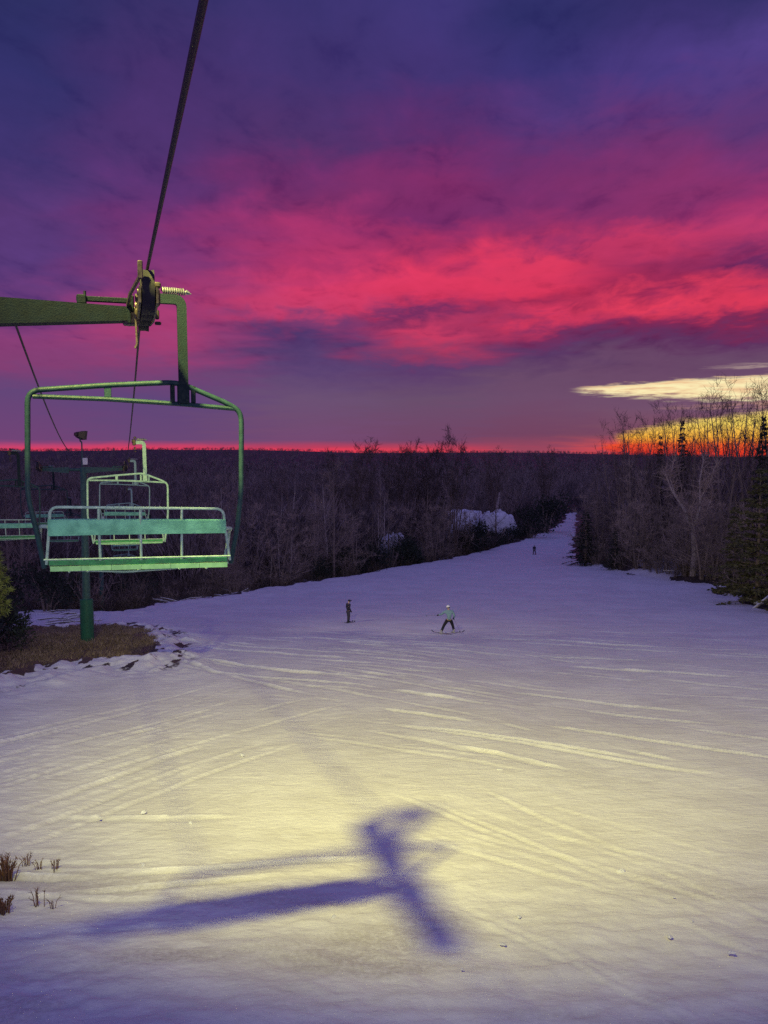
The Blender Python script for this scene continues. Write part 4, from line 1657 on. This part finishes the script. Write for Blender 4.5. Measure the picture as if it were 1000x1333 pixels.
def dead_grass():
    rng = np.random.default_rng(9)
    lo, hi = grass_poly.min(0) - 1.5, grass_poly.max(0) + 1.5
    m = 60000
    X = rng.uniform(lo[0], hi[0], m)
    Y = rng.uniform(lo[1], hi[1], m)
    g = sdf(grass_poly, X, Y) + 2.6 * fbm(X / 1.6, Y / 2.6, 4, 21)
    k = g > .05
    X, Y = X[k][:15000], Y[k][:15000]
    Z = ground(X, Y)
    h = rng.uniform(.16, .42, len(X)) * (1 + .8 * fbm(X / 2, Y / 2, 3, 71))
    P = tufts(rng, X, Y, Z - .05, h, 4, .10, .8, 0., 1.)
    tag(tri_mesh('dead_grass', P, M['dry']), 'patch of dead brown grass round the foot of the second lift tower', 'grass', kind='stuff')


dead_grass()


# ------------------------------------------------------------------ weeds poking through near snow, lumps, logs, rocks
def weed(px, pb, h, n, lab, grp, mat, w=.02, spread=.7, name='dry_weed', cat='weed'):
    h *= .6
    p = gpt(px, pb)
    Rr = random.Random(int(px * 7 + pb))
    S, L = MB(), MB()
    for k in range(n):
        an = Rr.uniform(0, 2 * PI)
        d = (Vector((math.cos(an), math.sin(an), 0)) * spread * Rr.random() + Vector((0, 0, 1))).normalized()
        o = Vector((math.cos(an), math.sin(an), 0)) * Rr.random() * h * .4
        l = h * Rr.uniform(.6, 1.1)
        q = [o + Vector((0, 0, -.15)), o + d * l * .5, o + d * l + Vector((d.x, d.y, -.3)) * l * .2]
        S.tube(q, [w * .4, w * .3, w * .12], 4, cap=False)
        for j in range(5):
            c = q[1].lerp(q[2], Rr.random())
            e = (d + rnd_dir(Rr) * .9).normalized()
            s_ = e.cross(rnd_dir(Rr)).normalized() * w * .35
            L.tri(c - s_, c + s_, c + e * l * Rr.uniform(.2, .4))
    o = thing(name, lab, cat, p, 0, grp)
    S.build('stem', mat, o)
    L.build('seed_head', mat, o, smooth=False)


weed(8, 1140, .55, 46, 'thick rusty brown grass clump in the snow at the left edge', None, M['dryd'], .026, .6, 'grass_clump', 'grass clump')
weed(35, 1123, .28, 9, 'thin dry weed right of the rusty grass clump', None, M['dryd'], .016)
weed(52, 1128, .22, 9, 'shortest dry weed sprig between two others near the left edge', None, M['dryd'], .014)
weed(72, 1130, .26, 11, 'dry weed farthest from the left edge, leaning right', None, M['dryd'], .016, .5)
weed(50, 1178, .42, 8, 'dark dry weed in the shadow band near the left edge', None, M['dryd'], .018)
weed(70, 1180, .3, 5, 'small dark weed at the right end of the shadowed weeds', None, M['dryd'], .016)
weed(5, 1186, .35, 30, 'dark leafy clump at the left edge below the shadow', None, M['dryd'], .03, .7, 'grass_clump', 'grass clump')


def rock(px, pb, s, lab, grp, snowcap=True, push=1.5):
    p = gpt(px, pb)
    p = p + Vector((p.x, p.y, 0)).normalized() * push
    p.z = gz(p.x, p.y)
    Rr = random.Random(int(px * 3 + pb))
    ph = [Rr.uniform(0, 6) for _ in range(6)]

    def shape(zscale, grow, lo=-1.):
        mb = MB()
        nu, nv = 14, 9
        for i in range(nv + 1):
            th = PI * i / nv
            for j in range(nu):
                a = 2 * PI * j / nu
                v = Vector((math.sin(th) * math.cos(a), math.sin(th) * math.sin(a), math.cos(th)))
                r_ = 1 + .16 * math.sin(3 * v.x + ph[0]) + .13 * math.sin(4 * v.y + ph[1]) + .1 * math.sin(5 * v.z + ph[2]) + .07 * math.sin(7 * v.x * v.y + ph[3])
                q = Vector((v.x * 1.3, v.y, v.z * zscale)) * r_ * s * grow
                q.z = max(q.z, lo * s)
                mb.v.append(tuple(q))
        for i in range(nv):
            for j in range(nu):
                j2 = (j + 1) % nu
                mb.f.append((i * nu + j, (i + 1) * nu + j, (i + 1) * nu + j2, i * nu + j2))
        return mb
    o = thing('rock', lab, 'rock', p, Rr.uniform(0, 6), grp)
    shape(.6, 1.).build('stone', M['rock'], o)
    if snowcap:
        c = shape(.42, .93)
        c.v = [(x, y, z + .27 * s if z > -.05 * s else z * .2 + .25 * s) for x, y, z in c.v]
        c.build('snow_cap', M['snow'], o)


for (px, pb, s, cap) in [(872, 752, .45, True), (893, 750, .4, True), (940, 768, .5, True), (955, 774, .6, False), (965, 776, .45, True), (905, 748, .35, True), (975, 785, .5, False), (990, 790, .45, True)]:
    rock(px, pb, s, 'snow capped rock at the foot of the right hand trees' if cap else 'bare rock at the foot of the right hand trees', 'snow capped rocks at the right edge' if cap else 'bare rocks at the right edge', cap)


def log(px, pb, L, ang, r_, lab, grp, mat='pbark', push=.6, rise=.12):
    p = gpt(px, pb)
    p = p + Vector((p.x, p.y, 0)).normalized() * push
    p.z = gz(p.x, p.y)
    Rr = random.Random(int(px * 5 + pb))
    o = thing('fallen_branch', lab, 'branch', p, 0, grp)
    d = Vector((math.cos(ang), math.sin(ang) * .5, rise)).normalized()
    mb = MB()
    q = [Vector((0, 0, r_)) - d * L * .1, d * L * .5 + Vector((0, 0, r_ + Rr.uniform(0, .15))), d * L + Vector((0, 0, r_))]
    mb.tube(q, [r_, r_ * .8, r_ * .4], 8)
    for k in range(4):
        c = q[0].lerp(q[2], Rr.uniform(.3, .95))
        e = (d + rnd_dir(Rr, .4)).normalized()
        mb.tube([c, c + e * L * .25], [r_ * .4, r_ * .12], 5)
    mb.build('limb', M[mat], o)
    mb = MB()
    mb.tube([v + Vector((0, 0, r_ * .75)) for v in q], [r_ * .6, r_ * .6, r_ * .25], 8)
    mb.build('snow_layer', M['snow'], o)


for k in range(30):
    px = R.uniform(195, 345)
    pb = 790 - (px - 195) * .155 - R.uniform(-1, 7)
    log(px, pb, R.uniform(.8, 2.4), R.uniform(.1, 1.0) if R.random() < .6 else R.uniform(2.2, 3.1), R.uniform(.04, .09), 'snow dusted branch in the heaped brush below the right end of the nearest chair', 'snow dusted branches of the left brush heap', 'bark' if k % 3 else 'pbark', R.uniform(.3, 3), R.uniform(.0, .35))
for k in range(12):
    px = R.uniform(45, 108)
    pb = R.uniform(798, 815)
    log(px, pb, R.uniform(1.0, 2.6), R.uniform(-.3, .6), R.uniform(.04, .08), 'thin snow dusted branch on the rough snow left of the second tower', 'snow dusted branches left of the tower', 'bark', .2, .04)
log(985, 792, 4.5, .6, .13, 'pale fallen branch slanting up at the right edge of the snow', None, 'pbark', .3, .5)
log(915, 754, 5.0, 2.9, .10, 'pale fallen branch lying at the foot of the forked pale tree', None, 'pbark', 1.0, .05)
log(900, 753, 3.0, .3, .08, 'short pale fallen branch left of the forked pale tree', None, 'pbark', 1.2, .08)


# open snowy clearing seen through the wood: heaped snow with rough top
def snow_mound(px, pb, Y, w, h, dep, lab, seed, slope=0.):
    b = at(px, pb, Y)
    g = gz(b.x, Y)
    nu, nv = 40, 24
    mb = MB()
    for i in range(nv + 1):
        v = i / nv * 2 - 1
        for j in range(nu + 1):
            u = j / nu * 2 - 1
            r2 = min(1, (abs(u) ** 2.4 + abs(v) ** 2.4))
            e = (1 - r2) ** 1.1
            nz = float(fbm(np.array(u * 3.4 + seed), np.array(v * 3.), 4, seed))
            z = (h * e * (1 + 3.2 * nz) + slope * u * e * h) + (-.8 if r2 >= 1 else 0)
            mb.v.append((u * w / 2 + nz * .5, v * dep / 2, z + (b.z - g) * min(1, e * 1.6)))
    for i in range(nv):
        for j in range(nu):
            k = i * (nu + 1) + j
            mb.f.append((k, k + 1, k + nu + 2, k + nu + 1))
    o = mb.build('snow_mound', M['snow'])
    o.location = (b.x, Y, g)
    tag(o, lab, 'snow mound')


snow_mound(648, 676, 216, 12.5, 1.5, 12, 'heaped snow mound showing between the trees left of the bend evergreens', 3, -.5)
snow_mound(602, 668, 222, 15, .7, 9, 'small flat snow mound half hidden by trunks left of the heaped mound', 8)
snow_mound(512, 704, 150, 6, 1.0, 5, 'narrow snow mound glimpsed through the wood above the evergreen thicket', 14)
b = at(646, 660, 226)
o = thing('dead_tree', 'grey broken dead trunk rising over the heaped snow mound', 'tree', (b.x, 226, gz(b.x, 226)))
mb = MB()
zt = at(648, 641, 226).z - gz(b.x, 226)
mb.tube([(0, 0, -.2), (.2, 0, zt * .6), (.9, 0, zt)], [.5, .42, .2], 9)
mb.build('trunk', M['pbark'], o)


# ------------------------------------------------------------------ people
def skin_mesh(name, verts, edges, radii, mat, sub=2):
    me = bpy.data.meshes.new(name + '_bones')
    me.from_pydata([tuple(v) for v in verts], edges, [])
    o = bpy.data.objects.new(name + '_tmp', me)
    COL.objects.link(o)
    sk = o.modifiers.new('Skin', 'SKIN')
    sk.use_smooth_shade = True
    sv = me.skin_vertices[0].data
    for i, r_ in enumerate(radii):
        sv[i].radius = (r_, r_) if not isinstance(r_, tuple) else r_
        sv[i].use_root = (i == 0)
    sb = o.modifiers.new('Sub', 'SUBSURF')
    sb.levels = sb.render_levels = sub
    bpy.context.view_layer.update()
    dg = bpy.context.evaluated_depsgraph_get()
    out = bpy.data.meshes.new_from_object(o.evaluated_get(dg))
    bpy.data.objects.remove(o)
    out.name = name
    out.materials.clear()
    out.materials.append(mat)
    return out


def chain_mesh(name, chains, mat, sub=2):
    """chains: list of lists of (pos, r); chains start at an existing index when the first entry is an int"""
    V, E, Rr = [], [], []
    for ch in chains:
        prev = None
        for e in ch:
            if isinstance(e, int):
                prev = e
                continue
            V.append(e[0])
            Rr.append(e[1])
            i = len(V) - 1
            if prev is not None:
                E.append((prev, i))
            prev = i
    return skin_mesh(name, V, E, Rr, mat, sub)


def person(name_label, loc, rot, J, mats, hat, H=1.72):
    """J: joints (local, metres for a 1.72 m figure)"""
    o = thing('person', name_label, 'person', loc, rot)
    s = H / 1.72
    o.scale = (s, s, s)
    V = {k: Vector(v) for k, v in J.items()}
    hd = (V['head'] - V['neck']).normalized()
    # 0 pelvis 1 waist 2 chest 3 neck 4.. head
    chains = [[(V['pelvis'], .07), (V['waist'], .075), (V['chest'], .125), (V['neck'], .055), (V['head'] - hd * .05, .075), (V['head'] + hd * .04, .088), (V['head'] + hd * .11, .06)]]
    for sd in 'lr':
        chains.append([2, (V['sh_' + sd], .062), (V['el_' + sd], .046), (V['wr_' + sd], .034), (V['wr_' + sd] + (V['wr_' + sd] - V['el_' + sd]).normalized() * .09, .04)])
        chains.append([0, (V['hip_' + sd], .065), (V['kn_' + sd], .055), (V['an_' + sd], .045), (V['an_' + sd] + V['toe'] * .16 + Vector((0, 0, -.05)), .04)])
    link('body', chain_mesh('body', chains, M['skin']), o)
    # face: nose, eyes and mouth as one small raised piece
    fr = V['face'].normalized()
    side = fr.cross(hd).normalized()
    c = V['head'] + fr * .085
    mb = MB()
    mb.tube([c + hd * .03, c + fr * .022 - hd * .01, c - hd * .02], [.008, .014, .010], 6)
    for q in (-1, 1):
        mb.lathe(V['head'] + side * q * .086 + hd * .0, side * q, [(-.01, .028), (.012, .022), (.016, .0)], 8)
    mb.build('face', M['skin'], o)
    # jacket with sleeves
    jc = [[(V['pelvis'] + Vector((0, 0, -.07)), (.165, .14)), (V['waist'], (.145, .12)), (V['chest'], (.165, .135)), (V['neck'] - hd * .01, .075)]]
    for sd in 'lr':
        jc.append([2, (V['sh_' + sd], .085), (V['el_' + sd], .065), (V['wr_' + sd], .052)])
    link('jacket', chain_mesh('jacket', jc, M[mats[0]]), o)
    tr = [[(V['pelvis'] + Vector((0, 0, .03)), (.15, .125))]]
    for sd in 'lr':
        tr.append([0, (V['hip_' + sd] + Vector((0, 0, -.04)), .118), (V['kn_' + sd], .085), (V['an_' + sd] + Vector((0, 0, .05)), .075)])
    link('trousers', chain_mesh('trousers', tr, M[mats[1]]), o)
    for sd in 'lr':
        w = V['wr_' + sd]
        e = (w - V['el_' + sd]).normalized()
        u = e.orthogonal().normalized()
        v = e.cross(u)
        mb = MB()
        mb.tube([w, w + e * .05, w + e * .09], [.04, .05, .046], 8)
        for f in range(4):
            bq = w + e * .085 + u * (.033 - .022 * f)
            mb.tube([bq, bq + e * .04 + v * .008, bq + e * .06 + v * .035], [.013, .012, .009], 6)
        mb.tube([w + e * .03 + u * .04, w + e * .06 + u * .07, w + e * .085 + u * .065], [.014, .013, .01], 6)
        mb.build('glove', M[mats[3]], o)
        a = V['an_' + sd]
        mb = MB()
        t = V['toe']
        mb.tube([a + Vector((0, 0, .16)), a + Vector((0, 0, .02)), a + Vector((0, 0, -.04))], [.068, .07, .072], 10)
        mb.tube([a - t * .10 + Vector((0, 0, -.055)), a + t * .05 + Vector((0, 0, -.045)), a + t * .20 + Vector((0, 0, -.06))], [.05, .062, .045], 10)
        mb.build('boot', M[mats[2]], o)
    # headwear
    top = V['head'] + hd * .03
    mb = MB()
    mb.lathe(top, hd, [(-.03, .108), (.0, .112), (.05, .105), (.09, .082), (.115, .045), (.122, 0)], 16)
    if hat == 'cap':
        mb.box(top + fr * .13 + hd * .02, (.15, .15, .018), .006, fr.to_track_quat('Y', 'Z').to_matrix())
        mb.build('cap', M['navy'], o)
    elif hat == 'beanie':
        mb.build('beanie', M['black'], o)
    else:
        hm = mb.build('helmet', M['whiteh'], o)
        g = MB()
        g.lathe(V['head'] + hd * .0, hd, [(-.035, .095), (-.03, .114), (.012, .116), (.02, .10)], 16)
        g.build('goggle_strap', M['black'], hm)
    return o


def ski(p0, ang, lab, L=1.62, pitch=0., grp=None):
    mb = MB()
    n = 10
    rings = []
    for k in range(n + 1):
        t = k / n
        x = (t - .5) * L
        z = .012 + (.10 * max(0, (t - .88) / .12) ** 2) + .03 * max(0, (.06 - t) / .06) ** 2
        w = .045 - .016 * math.sin(PI * t) + .004
        if t > .93:
            w *= .6
        rings.append([(x, -w, z - .008), (x, w, z - .008), (x, w, z + .008), (x, -w, z + .008)])
    for r_ in rings:
        mb.v += r_
    for i in range(n):
        for k in range(4):
            k2 = (k + 1) % 4
            mb.f.append((i * 4 + k, i * 4 + k2, i * 4 + 4 + k2, i * 4 + 4 + k))
    mb.f += [(3, 2, 1, 0), (n * 4, n * 4 + 1, n * 4 + 2, n * 4 + 3)]
    o = thing('ski', lab, 'ski', p0, ang, grp)
    o.rotation_euler = (0, pitch, ang)
    mb.build('board', M['ski'], o, smooth=False)
    mb = MB()
    mb.box((-.12, 0, .035), (.09, .06, .04), .008)
    mb.box((.17, 0, .032), (.08, .06, .035), .008)
    mb.build('binding', M['steel'], o, smooth=False)


def pole(p, tip, lab):
    p, tip = Vector(p), Vector(tip)
    o = thing('ski_pole', lab, 'ski pole', tip)
    mb = MB()
    a = p - tip
    mb.tube([(0, 0, 0), a * .97], [.006, .009], 6)
    mb.lathe(a * .07, a, [(0, .01), (.004, .05), (.012, .05), (.016, .01)], 10)
    mb.build('shaft', M['steel'], o)
    mb = MB()
    mb.tube([a * .9, a * 1.02], [.016, .018], 8)
    mb.build('grip', M['black'], o)


SLOPE = .17
# standing skier in dark clothing, seen side-on facing right
p = gpt(453.5, 811)
Hp = at(453.5, 781, p.y).z - at(453.5, 811, p.y).z
J1 = dict(pelvis=(0, 0, .93), waist=(-.01, 0, 1.10), chest=(0, 0, 1.32), neck=(.02, 0, 1.48), head=(.07, 0, 1.60), face=(1, .1, .1),
          sh_l=(0, .19, 1.40), el_l=(-.02, .25, 1.14), wr_l=(.12, .22, .93), sh_r=(0, -.19, 1.40), el_r=(-.03, -.26, 1.14), wr_r=(.10, -.24, .93),
          hip_l=(.0, .10, .88), kn_l=(.06, .13, .50), an_l=(.06, .15, .10), hip_r=(-.02, -.10, .88), kn_r=(.0, -.15, .50), an_r=(-.06, -.17, .10), toe=Vector((1, 0, 0)))
pp = person('person in dark jacket and peaked cap standing on the snow at centre, body turned right', p, .5, J1, ('navy', 'greyc', 'black', 'black'), 'cap', max(1.5, min(Hp, 1.85)))
c, s = math.cos(.5), math.sin(.5)
for q, lab in ((.15, 'far ski under the dark standing person in the cap'), (-.17, 'near ski under the dark standing person in the cap')):
    w = p + Vector((-s * q + .1, c * q, .01))
    w.z = gz(w.x, w.y) + .04
    ski(w, 1.15, lab, 1.4, .12)
# striding skier in teal with white helmet
p = gpt(584, 825.5)
Hp = at(584, 788, p.y).z - at(584, 826, p.y).z
J2 = dict(pelvis=(.02, 0, .88), waist=(.04, 0, 1.04), chest=(.03, .03, 1.26), neck=(.0, .05, 1.42), head=(-.02, .07, 1.56), face=(-.3, 1, 0),
          sh_l=(-.19, .03, 1.34), el_l=(-.40, .10, 1.16), wr_l=(-.55, .28, 1.08), sh_r=(.22, .03, 1.34), el_r=(.34, -.06, 1.10), wr_r=(.30, .12, .94),
          hip_l=(-.09, 0, .84), kn_l=(-.27, .06, .50), an_l=(-.42, .02, .10), hip_r=(.13, 0, .84), kn_r=(.25, .10, .50), an_r=(.32, .06, .14), toe=Vector((-.55, .83, 0)))
pp = person('person in pale teal jacket, white helmet and dark trousers striding on the snow', p, 0, J2, ('teal', 'black', 'boot', 'black'), 'helmet', max(1.5, min(Hp, 1.8)))
w = p + Vector((-.42, .06, 0))
w.z = gz(w.x, w.y) + .05
ski(w, 2.5, 'ski on the left foot of the person in teal, pointing left', 1.45, 0)
w = p + Vector((.40, .15, 0))
w.z = gz(w.x, w.y) + .07
ski(w, .6, 'ski on the right foot of the person in teal, pointing up to the right', 1.45, .06)
s_ = Hp / 1.72
pole(p + Vector((-.55 * s_ - .06, .3, 1.06 * s_)), p + Vector((-1.35, .5, 1.0)), 'ski pole held out level to the left by the person in teal')
pole(p + Vector((.31 * s_, .16, .92 * s_)), p + Vector((.75, .6, -.02)), 'ski pole in the right hand of the person in teal')
# distant skier
p = gpt(695.5, 722)
J3 = dict(J1)
J3.update(kn_r=(-.05, -.2, .5), an_r=(-.2, -.24, .10), an_l=(.16, .22, .10), kn_l=(.14, .18, .5), head=(.12, 0, 1.56), chest=(.06, 0, 1.30))
person('tiny person in dark clothing skiing far down the slope at the left of the bend', p, 1.2, J3, ('navy', 'black', 'black', 'black'), 'beanie', 1.75)
for q, lab in ((.22, 'left ski of the tiny far person'), (-.24, 'right ski of the tiny far person')):
    w = p + Vector((-math.sin(1.2) * q, math.cos(1.2) * q, 0))
    w.z = gz(w.x, w.y) + .04
    ski(w, 1.2, lab, 1.5, .06)


# ------------------------------------------------------------------ lumps of snow lying on the piste
lump_bm = []
for k in range(3):
    Rr = random.Random(500 + k)
    mb = MB()
    nu, nv = 9, 6
    ph = [Rr.uniform(0, 6) for _ in range(4)]
    for i in range(nv + 1):
        th = PI * i / nv
        for j in range(nu):
            a = 2 * PI * j / nu
            v = Vector((math.sin(th) * math.cos(a), math.sin(th) * math.sin(a), math.cos(th)))
            r_ = 1 + .25 * math.sin(3 * v.x + ph[0]) + .2 * math.sin(4 * v.y + ph[1]) + .15 * math.sin(5 * v.z + ph[2])
            mb.v.append((v.x * r_ * 1.4, v.y * r_, v.z * r_ * .55))
    for i in range(nv):
        for j in range(nu):
            j2 = (j + 1) % nu
            mb.f.append((i * nu + j, (i + 1) * nu + j, (i + 1) * nu + j2, i * nu + j2))
    lump_bm.append(mb.mesh('snow_chunk', M['snow'], True))
for k in range(16):
    if k < 8:
        px, py = R.uniform(380, 980), R.uniform(1150, 1320)
    else:
        px, py = R.uniform(60, 950), R.uniform(880, 1150)
    p = gpt(px, py)
    o = link('snow_chunk', lump_bm[k % 3])
    s_ = R.uniform(.018, .05) * (.8 if k < 8 else 1.2)
    o.location = p + Vector((0, 0, .02))
    o.scale = (s_, s_, s_)
    o.rotation_euler = (0, 0, R.uniform(0, 6))
    tag(o, 'small broken chunk of snow lying loose on the lit slope', 'snow chunk', 'loose snow chunks on the slope')

# ------------------------------------------------------------------ camera and view
cam = bpy.data.cameras.new('camera')
cam.sensor_fit = 'VERTICAL'
cam.sensor_height = 36
cam.sensor_width = 27
cam.lens = 36 * F / 1333
cam.clip_start = .05
cam.clip_end = 8000
co = bpy.data.objects.new('camera', cam)
COL.objects.link(co)
co.location = (0, 0, 0)
co.rotation_euler = (PI / 2 - PITCH, 0, 0)
SC.camera = co
SC.render.resolution_x, SC.render.resolution_y = 768, 1024
SC.view_settings.view_transform = 'Standard'
SC.view_settings.look = 'None'
SC.view_settings.exposure = 0
SC.view_settings.gamma = 1
SC.cycles.max_bounces = 5
SC.cycles.diffuse_bounces = 2
SC.cycles.use_denoising = False
print('trees', N_TREES[0])
